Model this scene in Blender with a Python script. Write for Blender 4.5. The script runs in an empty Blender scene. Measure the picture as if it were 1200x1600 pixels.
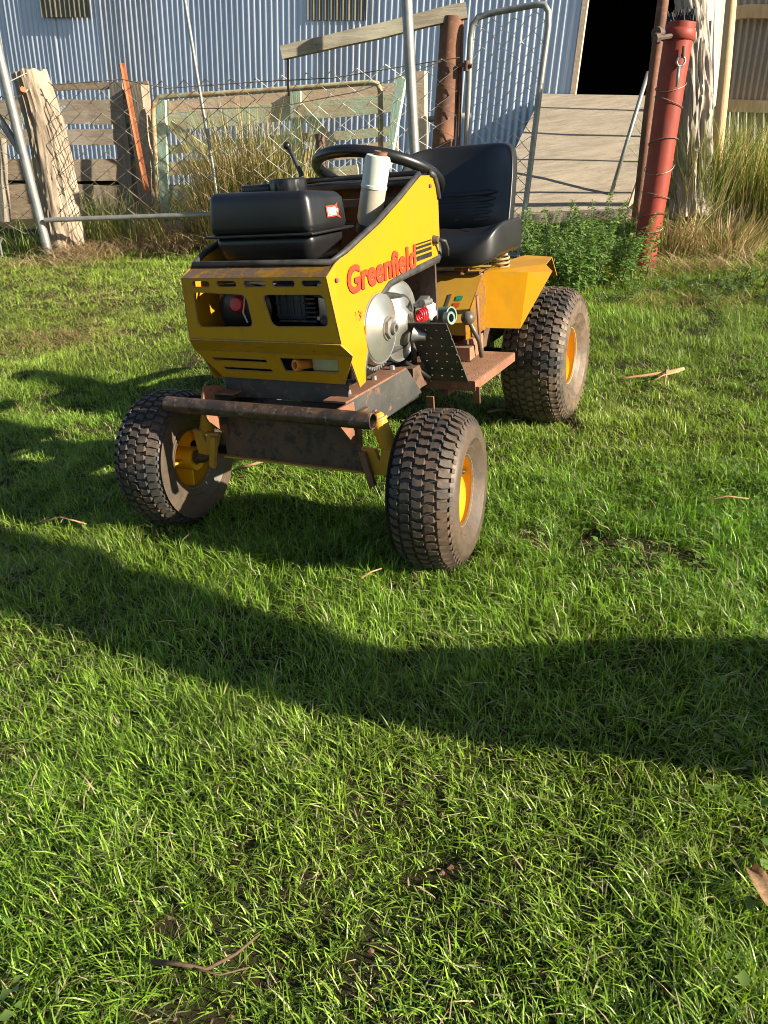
import bpy, bmesh, math, random
import numpy as np
from mathutils import Vector, Matrix, geometry, noise as mnoise

random.seed(7)
rng = np.random.default_rng(11)
scene = bpy.context.scene
COL = scene.collection
R = math.radians

# ---------------------------------------------------------------- camera
CF, CTH, CRO, CH = 1204.0, R(23.98), R(-4.42), 0.9226     # focal length in photo pixels, pitch, roll, height
_c, _s = math.cos(CTH), math.sin(CTH)
_cr, _sr = math.cos(CRO), math.sin(CRO)
right0, up0, fwd = Vector((1, 0, 0)), Vector((0, _s, _c)), Vector((0, _c, -_s))
cam_x = right0 * _cr + up0 * _sr
cam_y = -right0 * _sr + up0 * _cr
cd = bpy.data.cameras.new('camera')
cam = bpy.data.objects.new('camera', cd)
COL.objects.link(cam)
cam.matrix_world = Matrix(((cam_x.x, cam_y.x, -fwd.x, 0), (cam_x.y, cam_y.y, -fwd.y, 0), (cam_x.z, cam_y.z, -fwd.z, CH), (0, 0, 0, 1)))
cd.sensor_fit = 'VERTICAL'
cd.sensor_height = 24
cd.lens = 24 * CF / 1600
cd.clip_start, cd.clip_end = 0.02, 600
scene.camera = cam

# ---------------------------------------------------------------- light
SUN_AZ, SUN_EL = R(27.5), R(20.5)
SUN = Vector((math.cos(SUN_AZ) * math.cos(SUN_EL), -math.sin(SUN_AZ) * math.cos(SUN_EL), math.sin(SUN_EL)))
world = bpy.data.worlds.new('World')
scene.world = world
world.use_nodes = True
wn = world.node_tree
wn.nodes.clear()
wo = wn.nodes.new('ShaderNodeOutputWorld')
wb = wn.nodes.new('ShaderNodeBackground')
ws = wn.nodes.new('ShaderNodeTexSky')
ws.sky_type = 'NISHITA'
ws.sun_disc = False
ws.sun_elevation = SUN_EL
ws.sun_rotation = math.atan2(SUN.x, SUN.y)
ws.air_density, ws.dust_density, ws.ozone_density = 1.0, 0.6, 1.5
wb.inputs['Strength'].default_value = 0.056
wn.links.new(ws.outputs[0], wb.inputs[0])
wn.links.new(wb.outputs[0], wo.inputs[0])
sl = bpy.data.lights.new('sun', 'SUN')
sl.energy = 5.0
sl.angle = R(0.5)
sl.color = (1.0, 0.90, 0.72)
sun = bpy.data.objects.new('sun', sl)
COL.objects.link(sun)
sun.rotation_euler = (-SUN).to_track_quat('-Z', 'Y').to_euler()
sun.location = SUN * 30
vs = scene.view_settings
vs.view_transform, vs.look, vs.gamma, vs.exposure = 'Standard', 'None', 1.0, 1.38
vs.use_curve_mapping = False
cy = scene.cycles
cy.max_bounces, cy.diffuse_bounces, cy.glossy_bounces, cy.transmission_bounces, cy.transparent_max_bounces = 6, 3, 3, 4, 6
cy.caustics_reflective = cy.caustics_refractive = False
cy.use_denoising = True
cy.pixel_filter_type, cy.filter_width = 'BLACKMAN_HARRIS', 1.0

# ---------------------------------------------------------------- helpers: places
def ray(x, y):
    X, Y = x - 600, y - 800
    a, b = X * _cr + Y * _sr, -X * _sr + Y * _cr
    return Vector((a / CF, _c - b / CF * _s, -_s - b / CF * _c))
def P(x, y, Y):
    v = ray(x, y)
    return Vector((0, 0, CH)) + v * (Y / v.y)
def smooth(a, b, t):
    t = np.clip((t - a) / (b - a), 0, 1)
    return t * t * (3 - 2 * t)
_tab = np.random.default_rng(5).random((256, 256))
def vnoise(x, y):
    x, y = np.asarray(x, float), np.asarray(y, float)
    xi, yi = np.floor(x).astype(int), np.floor(y).astype(int)
    fx, fy = x - xi, y - yi
    fx, fy = fx * fx * (3 - 2 * fx), fy * fy * (3 - 2 * fy)
    g = lambda i, j: _tab[(xi + i) % 256, (yi + j) % 256]
    return (g(0, 0) * (1 - fx) + g(1, 0) * fx) * (1 - fy) + (g(0, 1) * (1 - fx) + g(1, 1) * fx) * fy
def gz(x, y):
    """height of the lawn: level under the mower, rising to the fence line"""
    x, y = np.asarray(x, float), np.asarray(y, float)
    t = np.minimum(y, 14) - 3.4
    r = np.where(t < -.5, 0, np.where(t > .5, t, (t + .5) ** 2 / 2))
    z = .103 * r + .03 * np.clip(-x, 0, 8) * smooth(3.5, 6.5, y)
    z = z + .028 * (vnoise(x * 1.7 + 9, y * 1.7) - .5) + .024 * (vnoise(x * 6, y * 6 + 3) - .5) + .012 * (vnoise(x * 15 + 2, y * 15) - .5)
    return z
def G(x, y, up=0.0):
    """point where the sight line through a photo pixel meets the lawn"""
    v = ray(x, y)
    lo, hi = .3, 40
    for _ in range(50):
        m = (lo + hi) / 2
        if CH + v.z / v.y * m > float(gz(v.x / v.y * m, m)): lo = m
        else: hi = m
    return Vector((v.x / v.y * lo, lo, float(gz(v.x / v.y * lo, lo)) + up))

# ---------------------------------------------------------------- helpers: meshes
def link(name, me, mat, parent=None, smoothed=False, label=None, cat=None, group=None, kind=None):
    o = bpy.data.objects.new(name, me)
    COL.objects.link(o)
    if mat is not None and len(me.materials) == 0: me.materials.append(mat)
    if smoothed: me.polygons.foreach_set('use_smooth', [True] * len(me.polygons))
    if parent is not None: o.parent = parent
    tag(o, label, cat, group, kind)
    return o
def tag(o, label=None, cat=None, group=None, kind=None):
    if label: o['label'] = label
    if cat: o['category'] = cat
    if group: o['group'] = group
    if kind: o['kind'] = kind
    return o
def thing(name, label, cat, loc=(0, 0, 0), rotz=0, group=None):
    o = bpy.data.objects.new(name, None)
    COL.objects.link(o)
    o.location = loc
    o.rotation_euler = (0, 0, rotz)
    o.empty_display_size = .1
    return tag(o, label, cat, group)
def done(name, bm, mat, parent=None, smoothed=False, sharp=None, **k):
    bmesh.ops.recalc_face_normals(bm, faces=bm.faces[:])
    me = bpy.data.meshes.new(name)
    bm.to_mesh(me)
    bm.free()
    o = link(name, me, mat, parent, smoothed, **k)
    if smoothed and sharp: me.set_sharp_from_angle(angle=R(sharp))
    if parent is not None and parent.type == 'EMPTY' and k.get('_world'): pass
    return o
def box(bm, c, s, rot=None, bevel=0.0, seg=2):
    r = bmesh.ops.create_cube(bm, size=1)
    vs_ = r['verts']
    for v in vs_: v.co = Vector((v.co.x * s[0], v.co.y * s[1], v.co.z * s[2]))
    if bevel:
        ed = list({e for v in vs_ for e in v.link_edges})
        rr = bmesh.ops.bevel(bm, geom=ed, offset=bevel, segments=seg, affect='EDGES', profile=.5)
        vs_ = list({v for f in rr['faces'] for v in f.verts} | {v for v in vs_ if v.is_valid})
    M = (rot.to_matrix() if isinstance(rot, (Vector,)) else rot) if rot is not None else None
    for v in vs_:
        v.co = (M @ v.co if M is not None else v.co) + Vector(c)
    return vs_
def frames(pts, closed=False):
    n = len(pts)
    T = []
    for i in range(n):
        a = pts[i - 1] if (i > 0 or closed) else pts[i]
        b = pts[(i + 1) % n] if (i < n - 1 or closed) else pts[i]
        t = (b - a)
        T.append(t.normalized() if t.length > 1e-9 else Vector((0, 0, 1)))
    ref = Vector((0, 0, 1)) if abs(T[0].z) < .9 else Vector((1, 0, 0))
    N = (ref - T[0] * ref.dot(T[0])).normalized()
    out = []
    for t in T:
        N = (N - t * N.dot(t))
        N = N.normalized() if N.length > 1e-6 else t.orthogonal().normalized()
        out.append((t, N, t.cross(N)))
    return out
def tube(bm, pts, r, n=10, closed=False, cap=True, flat=1.0):
    pts = [Vector(p) for p in pts]
    rs = r if isinstance(r, (list, tuple)) else [r] * len(pts)
    rings = []
    for p, q, (t, N, B) in zip(pts, rs, frames(pts, closed)):
        rings.append([bm.verts.new(p + (N * math.cos(a) + B * math.sin(a) * flat) * q) for a in (2 * math.pi * k / n for k in range(n))])
    m = len(rings)
    for i in range(m if closed else m - 1):
        A, Bq = rings[i], rings[(i + 1) % m]
        for k in range(n): bm.faces.new((A[k], A[(k + 1) % n], Bq[(k + 1) % n], Bq[k]))
    if cap and not closed and n > 2:
        bm.faces.new(rings[0][::-1]); bm.faces.new(rings[-1])
    return rings
def lathe(bm, prof, o, axis, n=32, ref=None):
    """prof: (radius, distance along axis)"""
    o, axis = Vector(o), Vector(axis).normalized()
    N = axis.orthogonal().normalized() if ref is None else Vector(ref)
    B = axis.cross(N)
    rings = []
    for r, h in prof:
        if r < 1e-6: rings.append([bm.verts.new(o + axis * h)])
        else: rings.append([bm.verts.new(o + axis * h + (N * math.cos(a) + B * math.sin(a)) * r) for a in (2 * math.pi * k / n for k in range(n))])
    for A, C_ in zip(rings, rings[1:]):
        for k in range(n):
            k2 = (k + 1) % n
            if len(A) == 1 and len(C_) == 1: continue
            if len(A) == 1: bm.faces.new((A[0], C_[k2], C_[k]))
            elif len(C_) == 1: bm.faces.new((A[k], A[k2], C_[0]))
            else: bm.faces.new((A[k], A[k2], C_[k2], C_[k]))
    return rings
def sheet(outer, holes, f3, thick):
    """flat plate with cut-outs: outline and holes in 2D, placed by f3, given a thickness"""
    bm = bmesh.new()
    pts, cons = [], []
    for loop in [outer] + list(holes):
        k0 = len(pts)
        pts += [Vector((p[0], p[1])) for p in loop]
        cons += [(k0 + i, k0 + (i + 1) % len(loop)) for i in range(len(loop))]
    co, _, tris, _, _, _ = geometry.delaunay_2d_cdt(pts, cons, [], 0, 1e-7)
    def inside(p, loop):
        c = False
        for i in range(len(loop)):
            a, b = loop[i], loop[i - 1]
            if (a[1] > p[1]) != (b[1] > p[1]) and p[0] < (b[0] - a[0]) * (p[1] - a[1]) / (b[1] - a[1]) + a[0]: c = not c
        return c
    v = [bm.verts.new(f3(p.x, p.y)) for p in co]
    for t in tris:
        m = (co[t[0]] + co[t[1]] + co[t[2]]) / 3
        if inside(m, outer) and not any(inside(m, h) for h in holes): bm.faces.new([v[i] for i in t])
    for q in [q for q in bm.verts if not q.link_faces]: bm.verts.remove(q)
    bmesh.ops.recalc_face_normals(bm, faces=bm.faces[:])
    bm.normal_update()
    bmesh.ops.solidify(bm, geom=bm.faces[:], thickness=thick)
    return bm
def rrect(x0, x1, y0, y1, r, n=4):
    out = []
    for cx, cy, a0 in ((x1 - r, y1 - r, 0), (x0 + r, y1 - r, 90), (x0 + r, y0 + r, 180), (x1 - r, y0 + r, 270)):
        for k in range(n + 1):
            a = R(a0 + 90 * k / n)
            out.append((cx + r * math.cos(a), cy + r * math.sin(a)))
    return out
def rpoly(pts, r, n=4):
    """round the corners of a polygon"""
    out = []
    m = len(pts)
    for i in range(m):
        p, a, b = Vector(pts[i]), Vector(pts[i - 1]), Vector(pts[(i + 1) % m])
        d1, d2 = (a - p), (b - p)
        q = min(r, d1.length * .45, d2.length * .45)
        A, B = p + d1.normalized() * q, p + d2.normalized() * q
        for k in range(n + 1):
            t = k / n
            out.append(tuple(A * (1 - t) ** 2 + p * 2 * t * (1 - t) + B * t * t))
    return out
def squad(bm, c, s, e1=.35, e2=.35, nu=28, nv=16, deform=None):
    """rounded-box solid (superellipsoid)"""
    pw = lambda w, e: math.copysign(abs(w) ** e, w)
    rings = []
    for j in range(nv + 1):
        ph = -math.pi / 2 + math.pi * j / nv
        row = []
        for i in range(nu):
            th = 2 * math.pi * i / nu
            q = Vector((pw(math.cos(ph), e1) * pw(math.cos(th), e2), pw(math.cos(ph), e1) * pw(math.sin(th), e2), pw(math.sin(ph), e1)))
            q = Vector((q.x * s[0], q.y * s[1], q.z * s[2]))
            if deform: q = deform(q)
            row.append(q + Vector(c))
        if j in (0, nv): rings.append([bm.verts.new(row[0])])
        else: rings.append([bm.verts.new(q) for q in row])
    for A, C_ in zip(rings, rings[1:]):
        for k in range(nu):
            k2 = (k + 1) % nu
            if len(A) == 1: bm.faces.new((A[0], C_[k2], C_[k]))
            elif len(C_) == 1: bm.faces.new((A[k], A[k2], C_[0]))
            else: bm.faces.new((A[k], A[k2], C_[k2], C_[k]))
def tri_mesh(name, V, F, mat, col=None, **k):
    """large triangle soup straight from arrays"""
    me = bpy.data.meshes.new(name)
    V, F = np.asarray(V, np.float32), np.asarray(F, np.int32)
    me.vertices.add(len(V)); me.vertices.foreach_set('co', V.ravel())
    me.loops.add(F.size); me.loops.foreach_set('vertex_index', F.ravel())
    me.polygons.add(len(F)); me.polygons.foreach_set('loop_start', np.arange(0, F.size, 3, dtype=np.int32))
    if col is not None:
        a = me.color_attributes.new('tint', 'FLOAT_COLOR', 'POINT')
        c4 = np.ones((len(V), 4), np.float32); c4[:, :3] = col
        a.data.foreach_set('color', c4.ravel())
    me.update(calc_edges=True)
    return link(name, me, mat, **k)

# ---------------------------------------------------------------- helpers: materials
def new_mat(name):
    m = bpy.data.materials.new(name)
    m.use_nodes = True
    nt = m.node_tree
    b = nt.nodes['Principled BSDF']
    return m, nt, b
def node(nt, t, **k):
    n = nt.nodes.new(t)
    for a, v in k.items(): setattr(n, a, v)
    return n
def ramp(nt, src, stops):
    r = node(nt, 'ShaderNodeValToRGB')
    el = r.color_ramp.elements
    while len(el) < len(stops): el.new(.5)
    for e, (p, c) in zip(el, stops):
        e.position = p
        e.color = (*c, 1) if len(c) == 3 else c
    nt.links.new(src, r.inputs[0])
    return r.outputs[0]
def mixc(nt, f, a, b):
    m = node(nt, 'ShaderNodeMix', data_type='RGBA')
    for s_, v in ((0, f), (6, a), (7, b)):
        if hasattr(v, 'is_output'): nt.links.new(v, m.inputs[s_])
        elif s_ == 0: m.inputs[0].default_value = v
        else: m.inputs[s_].default_value = (*v, 1)
    return m.outputs[2]
def tex(nt, scale=5, detail=6, rough=.6, kind='ShaderNodeTexNoise', coord='Object', stretch=None, dist=0):
    tc = node(nt, 'ShaderNodeTexCoord')
    src = tc.outputs[coord]
    if stretch:
        mp = node(nt, 'ShaderNodeMapping')
        mp.inputs['Scale'].default_value = stretch
        nt.links.new(src, mp.inputs[0])
        src = mp.outputs[0]
    n = node(nt, kind)
    n.inputs['Scale'].default_value = scale
    if kind == 'ShaderNodeTexNoise':
        n.inputs['Detail'].default_value = detail
        n.inputs['Roughness'].default_value = rough
        n.inputs['Distortion'].default_value = dist
    nt.links.new(src, n.inputs['Vector'])
    return n.outputs[0]
def bump(nt, b, h, strength=.3, dist=.01):
    bp = node(nt, 'ShaderNodeBump')
    bp.inputs['Strength'].default_value = strength
    bp.inputs['Distance'].default_value = dist
    nt.links.new(h, bp.inputs['Height'])
    nt.links.new(bp.outputs[0], b.inputs['Normal'])
def patchy(name, c1, c2, c3=None, scale=6, lo=.4, hi=.62, rough=.6, metal=0.0, bumps=.25, bdist=.004, scale3=25, lo3=.58, hi3=.7, stretch=None, spec=.5, coord='Object'):
    """base colour c1 with worn or stained areas c2 and small flecks c3"""
    m, nt, b = new_mat(name)
    n1 = tex(nt, scale, 8, .65, stretch=stretch, coord=coord, dist=.4)
    f = ramp(nt, n1, [(lo, (0, 0, 0)), (hi, (1, 1, 1))])
    c = mixc(nt, f, c1, c2)
    n2 = tex(nt, scale3, 6, .7, stretch=stretch, coord=coord)
    if c3:
        f3 = ramp(nt, n2, [(lo3, (0, 0, 0)), (hi3, (1, 1, 1))])
        c = mixc(nt, f3, c, c3)
    nt.links.new(c, b.inputs['Base Color'])
    b.inputs['Roughness'].default_value = rough
    b.inputs['Metallic'].default_value = metal
    b.inputs['Specular IOR Level'].default_value = spec
    if bumps: bump(nt, b, n2, bumps, bdist)
    return m
def foliage(name, gloss=.45, trans=.35, attr='tint'):
    m, nt, b = new_mat(name)
    at = node(nt, 'ShaderNodeAttribute', attribute_name=attr)
    nt.links.new(at.outputs[0], b.inputs['Base Color'])
    b.inputs['Roughness'].default_value = gloss
    b.inputs['Specular IOR Level'].default_value = .45
    tr = node(nt, 'ShaderNodeBsdfTranslucent')
    hs = node(nt, 'ShaderNodeHueSaturation')
    hs.inputs['Saturation'].default_value = 1.25
    hs.inputs['Value'].default_value = 1.5
    nt.links.new(at.outputs[0], hs.inputs['Color'])
    nt.links.new(hs.outputs[0], tr.inputs[0])
    mx = node(nt, 'ShaderNodeMixShader')
    mx.inputs[0].default_value = trans
    nt.links.new(b.outputs[0], mx.inputs[1])
    nt.links.new(tr.outputs[0], mx.inputs[2])
    nt.links.new(mx.outputs[0], nt.nodes['Material Output'].inputs[0])
    return m

def worn_paint(name, c1, c2, grime, chip, chips=.66, edge=.5, rough=.42, rust=(.16, .065, .03), streak=.35):
    """old enamel: faded areas, grime streaks, chips, bare metal and rust along the edges"""
    m, nt, b = new_mat(name)
    n1 = tex(nt, 5, 8, .65, dist=.5)
    n2 = tex(nt, 34, 8, .7)
    n3 = tex(nt, 6, 8, .7, stretch=(4, 4, .8))
    n4 = tex(nt, 110, 4, .6)
    c = mixc(nt, ramp(nt, n1, [(.35, (0, 0, 0)), (.72, (1, 1, 1))]), c1, c2)
    c = mixc(nt, ramp(nt, n3, [(.52, (0, 0, 0)), (.80, (streak,) * 3)]), c, grime)
    cm = ramp(nt, n2, [(chips, (0, 0, 0)), (chips + .03, (1, 1, 1))])
    c = mixc(nt, cm, c, chip)
    geo = node(nt, 'ShaderNodeNewGeometry')
    bv = node(nt, 'ShaderNodeBevel'); bv.samples = 4
    bv.inputs['Radius'].default_value = .007
    dt = node(nt, 'ShaderNodeVectorMath', operation='DOT_PRODUCT')
    nt.links.new(geo.outputs['Normal'], dt.inputs[0]); nt.links.new(bv.outputs[0], dt.inputs[1])
    ed = node(nt, 'ShaderNodeMapRange'); ed.inputs[1].default_value = .995; ed.inputs[2].default_value = .86
    nt.links.new(dt.outputs['Value'], ed.inputs[0])
    ml = node(nt, 'ShaderNodeMath', operation='MULTIPLY')
    nt.links.new(ed.outputs[0], ml.inputs[0])
    nt.links.new(ramp(nt, n2, [(edge - .08, (0, 0, 0)), (edge + .06, (1, 1, 1))]), ml.inputs[1])
    c = mixc(nt, ml.outputs[0], c, mixc(nt, n4, rust, (.28, .25, .22)))
    nt.links.new(c, b.inputs['Base Color'])
    b.inputs['Specular IOR Level'].default_value = .3
    rr = ramp(nt, n1, [(.3, (rough - .08,) * 3), (.75, (rough + .2,) * 3)])
    nt.links.new(rr, b.inputs['Roughness'])
    bp = node(nt, 'ShaderNodeBump'); bp.inputs['Strength'].default_value = .25; bp.inputs['Distance'].default_value = .012
    nt.links.new(tex(nt, 9, 2, .4), bp.inputs['Height'])
    bp2 = node(nt, 'ShaderNodeBump'); bp2.inputs['Strength'].default_value = .25; bp2.inputs['Distance'].default_value = .0012
    nt.links.new(n2, bp2.inputs['Height']); nt.links.new(bp.outputs[0], bp2.inputs['Normal'])
    nt.links.new(bp2.outputs[0], b.inputs['Normal'])
    return m
YEL, YEL2 = (.72, .365, .008), (.60, .29, .012)
M = {}
M['yellow'] = worn_paint('yellow_paint', (.49, .232, .003), (.42, .196, .006), (.30, .17, .03), (.20, .13, .06), .685, .52)
M['yellow_front'] = worn_paint('scraped_yellow_lifted_in_shade', (.56, .30, .007), (.46, .24, .010), (.22, .14, .03), (.17, .165, .155), .645, .46)  # scrapes, plus a lighter yellow to lift the shaded front
M['yellow_worn'] = worn_paint('rusty_yellow_paint', (.58, .31, .015), (.42, .22, .025), (.24, .13, .04), (.17, .075, .03), .635, .46, .5)
M['yellow_dust'] = worn_paint('dusty_yellow_paint', (.50, .27, .018), (.42, .24, .042), (.33, .21, .08), (.30, .19, .08), .64, .46, .5)
M['rim'] = patchy('rim_yellow', (.70, .37, .008), (.60, .31, .01), (.20, .12, .05), scale=9, lo=.4, hi=.75, rough=.4, bumps=.04, scale3=40, lo3=.66, hi3=.74)
M['black_plastic'] = patchy('black_plastic', (.008, .008, .009), (.013, .013, .014), (.03, .029, .027), scale=7, rough=.34, bumps=.10, bdist=.0006, scale3=260, lo3=.7, hi3=.85)
M['vinyl'] = patchy('black_vinyl', (.010, .010, .011), (.017, .017, .017), (.04, .037, .034), scale=6, rough=.42, bumps=.15, bdist=.0008, scale3=180, lo3=.68, hi3=.8)
M['trim'] = patchy('black_rubber_trim', (.018, .018, .018), (.05, .047, .042), scale=20, rough=.55, bumps=.1)
M['dark'] = patchy('dark_grease', (.012, .011, .010), (.03, .024, .018), scale=9, rough=.6, bumps=.3)
M['frame'] = patchy('frame_black_paint', (.035, .035, .035), (.065, .06, .055), (.16, .085, .05), scale=7, rough=.6, bumps=.25, bdist=.002, scale3=24, lo3=.56, hi3=.66)
M['rust'] = patchy('rusty_steel', (.23, .10, .055), (.15, .065, .035), (.32, .19, .13), scale=9, rough=.8, bumps=.35, bdist=.002, scale3=40)
M['rust_dark'] = patchy('dark_rusty_steel', (.075, .045, .032), (.14, .075, .045), (.03, .025, .022), scale=7, rough=.65, bumps=.35, bdist=.002, scale3=30, lo3=.5, hi3=.62)
M['pipe'] = patchy('scratched_brown_pipe', (.13, .08, .05), (.055, .04, .032), (.24, .17, .12), scale=12, lo=.42, hi=.55, rough=.4, metal=.35, bumps=.4, bdist=.0015, scale3=55, lo3=.56, hi3=.66)
M['foot'] = patchy('rusty_footboard', (.30, .16, .095), (.22, .11, .06), (.40, .26, .18), scale=8, rough=.75, bumps=.25, scale3=35)
M['alu'] = patchy('brushed_aluminium', (.62, .61, .57), (.50, .49, .45), (.36, .34, .30), scale=8, rough=.34, metal=.85, bumps=.06, scale3=50, lo3=.62, hi3=.75)
M['alu_dull'] = patchy('dull_aluminium', (.34, .34, .33), (.24, .24, .23), (.15, .14, .13), scale=10, rough=.45, metal=.7, bumps=.2, scale3=40)
M['foil'] = patchy('crumpled_foil_wrap', (.72, .70, .65), (.55, .53, .49), scale=14, rough=.5, metal=.3, bumps=.9, bdist=.01, scale3=45)
M['silencer'] = patchy('pale_green_enamel', (.56, .60, .52), (.47, .50, .43), (.30, .20, .12), scale=6, lo=.4, hi=.65, rough=.38, bumps=.05, scale3=30, lo3=.64, hi3=.7)
M['silencer2'] = patchy('heat_stained_enamel', (.48, .46, .37), (.36, .32, .25), (.26, .15, .08), scale=7, rough=.45, bumps=.08, scale3=28, lo3=.6, hi3=.68)
M['red'] = patchy('red_plastic', (.55, .02, .025), (.40, .015, .02), scale=20, rough=.3, bumps=0)
M['red_letter'] = patchy('red_sticker', (.80, .055, .018), (.68, .05, .02), scale=30, rough=.4, bumps=0)
M['red_shadow'] = patchy('dark_red_sticker', (.22, .02, .03), (.18, .02, .03), scale=30, rough=.4, bumps=0)
M['red_faded'] = patchy('faded_red_sticker', (.80, .10, .02), (.72, .25, .02), scale=60, lo=.35, hi=.6, rough=.45, bumps=0)
M['black_sticker'] = patchy('black_sticker', (.035, .035, .035), (.06, .06, .055), scale=30, rough=.45, bumps=0)
M['white_sticker'] = patchy('white_sticker', (.8, .78, .76), (.7, .68, .68), scale=40, rough=.4, bumps=0)
M['green_plastic'] = patchy('green_sticker', (.05, .42, .28), (.04, .34, .22), scale=40, rough=.4, bumps=0)
M['hose'] = patchy('grey_green_hose', (.20, .28, .23), (.13, .18, .15), scale=20, rough=.45, bumps=.1)
M['orange'] = patchy('orange_plastic', (.7, .24, .03), (.6, .2, .03), scale=20, rough=.4, bumps=0)
M['slate'] = patchy('slate_plastic', (.035, .042, .055), (.05, .055, .065), scale=9, rough=.45, bumps=.05)
M['knob'] = patchy('worn_knob', (.10, .085, .07), (.07, .06, .05), scale=12, rough=.35, bumps=.05)

def tyre_mat(name, dust, lo, hi):
    m, nt, b = new_mat(name)
    at = node(nt, 'ShaderNodeAttribute', attribute_name='tint')
    n = tex(nt, 7, 8, .7, dist=.6)
    n2 = tex(nt, 45, 5, .7)
    f = ramp(nt, n, [(lo, (0, 0, 0)), (hi, (1, 1, 1))])
    dirt = mixc(nt, n2, (dust[0] * .55, dust[1] * .55, dust[2] * .5), dust)
    rub = mixc(nt, n2, (.014, .014, .014), (.045, .042, .038))
    a = mixc(nt, f, rub, dirt)                       # tread with caked earth
    n3 = tex(nt, 16, 8, .75, dist=1.0)
    wall = mixc(nt, ramp(nt, n3, [(.36, (0, 0, 0)), (.66, (1, 1, 1))]), mixc(nt, n2, (.03, .026, .022), (.08, .062, .046)), dirt)
    a2 = mixc(nt, at.outputs[0], a, wall)            # dusty side wall where tint is 1
    nt.links.new(a2, b.inputs['Base Color'])
    b.inputs['Roughness'].default_value = .55
    bump(nt, b, n2, .4, .002)
    return m
M['tyre_front'] = tyre_mat('front_tyre_rubber', (.155, .098, .062), .42, .70)
M['tyre_rear'] = tyre_mat('rear_tyre_rubber', (.25, .165, .105), .40, .70)

def timber(name, c1, c2, c3, along='z', scale=1.0, rough=.85, paint=None, plo=.52, phi=.6):
    m, nt, b = new_mat(name)
    st = {'x': (1.2, 22, 22), 'y': (22, 1.2, 22), 'z': (22, 22, 1.2)}[along]
    n = tex(nt, 1.6 * scale, 8, .7, stretch=st, dist=.5)
    n2 = tex(nt, 2.2 * scale, 6, .6)
    c = mixc(nt, ramp(nt, n, [(.3, (0, 0, 0)), (.68, (1, 1, 1))]), c1, c2)
    c = mixc(nt, ramp(nt, n2, [(.5, (0, 0, 0)), (.75, (1, 1, 1))]), c, c3)
    if paint:
        n3 = tex(nt, 6 * scale, 8, .7)
        c = mixc(nt, ramp(nt, n3, [(plo, (0, 0, 0)), (phi, (1, 1, 1))]), c, paint)
    nt.links.new(c, b.inputs['Base Color'])
    b.inputs['Roughness'].default_value = rough
    b.inputs['Specular IOR Level'].default_value = .25
    bump(nt, b, n, .7, .008)
    return m
M['post_wood'] = timber('weathered_hardwood', (.41, .335, .25), (.16, .115, .08), (.46, .385, .29), scale=1.6)
M['grey_wood'] = timber('grey_weathered_timber', (.30, .27, .22), (.15, .125, .10), (.38, .33, .27))
M['board'] = timber('flaking_grey_board', (.31, .26, .20), (.17, .135, .10), (.36, .31, .25), 'x', paint=(.33, .45, .52), plo=.60, phi=.64)
M['board_plain'] = timber('old_brown_board', (.30, .235, .165), (.17, .125, .085), (.36, .30, .23), 'x')
M['mint'] = timber('flaking_mint_board', (.58, .49, .33), (.42, .35, .23), (.56, .52, .38), 'x', paint=(.48, .55, .40), plo=.42, phi=.58)
M['mint_v'] = timber('flaking_mint_post', (.50, .45, .32), (.38, .33, .22), (.5, .48, .36), 'z', paint=(.42, .58, .46), plo=.36, phi=.5)
M['cream'] = timber('pale_bare_board', (.70, .55, .40), (.54, .40, .28), (.74, .63, .50), 'x')
M['pale_wood'] = timber('pale_pole_wood', (.66, .47, .27), (.50, .34, .18), (.72, .58, .38))
M['gnarled'] = timber('silver_gnarled_wood', (.44, .39, .33), (.24, .20, .165), (.52, .47, .40), scale=.8)
M['beam'] = timber('lichened_beam', (.36, .32, .25), (.17, .14, .10), (.42, .39, .30), 'x')
M['galv'] = patchy('galvanised_pipe', (.30, .30, .28), (.22, .22, .21), (.36, .35, .31), scale=9, rough=.5, metal=.55, bumps=.1, scale3=30)
M['wire'] = patchy('galvanised_wire', (.66, .63, .57), (.50, .46, .40), scale=9, rough=.5, metal=.15, bumps=0)
M['wire_rust'] = patchy('dull_wire', (.30, .25, .20), (.16, .12, .09), scale=9, rough=.6, metal=.4, bumps=0)
M['rust_pipe'] = patchy('rusty_pipe_post', (.20, .085, .045), (.11, .05, .03), (.30, .15, .08), scale=7, rough=.8, bumps=.3, scale3=35)
M['red_post'] = worn_paint('red_oxide_paint', (.30, .045, .028), (.22, .036, .024), (.12, .075, .05), (.16, .10, .07), .63, .5, .5, streak=.75)
M['picket'] = patchy('orange_rust_picket', (.42, .13, .045), (.25, .08, .035), scale=9, rough=.8, bumps=.2)
M['pipe_paint'] = patchy('rusty_painted_pipe', (.40, .33, .18), (.30, .15, .07), (.33, .40, .28), scale=10, rough=.7, bumps=.2, scale3=16, lo3=.5, hi3=.6)
def tin(name, c1, c2, c3, rough, metal, lo3=.6, hi3=.75):
    m = patchy(name, c1, c2, c3, scale=1.3, lo=.4, hi=.7, rough=rough, metal=metal, bumps=.05, scale3=5, lo3=lo3, hi3=hi3, stretch=(1, 1, .35))
    return m
M['tin'] = tin('galvanised_corrugated_sheet', (.50, .56, .66), (.46, .52, .62), (.42, .47, .55), .40, .35, .55, .8)
M['tin_b'] = tin('duller_corrugated_sheet', (.47, .53, .63), (.43, .49, .59), (.39, .44, .52), .42, .35, .55, .8)
M['tin_c'] = tin('streaked_corrugated_sheet', (.46, .50, .57), (.40, .43, .49), (.33, .33, .34), .46, .3, .5, .72)
M['tin_dirty'] = tin('dirty_fibre_skylight', (.20, .18, .13), (.13, .115, .085), (.28, .25, .18), .8, 0, .5, .7)
M['tin_brown'] = tin('stained_corrugated_sheet', (.34, .30, .25), (.27, .23, .19), (.40, .29, .18), .55, .2, .5, .7)
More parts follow.
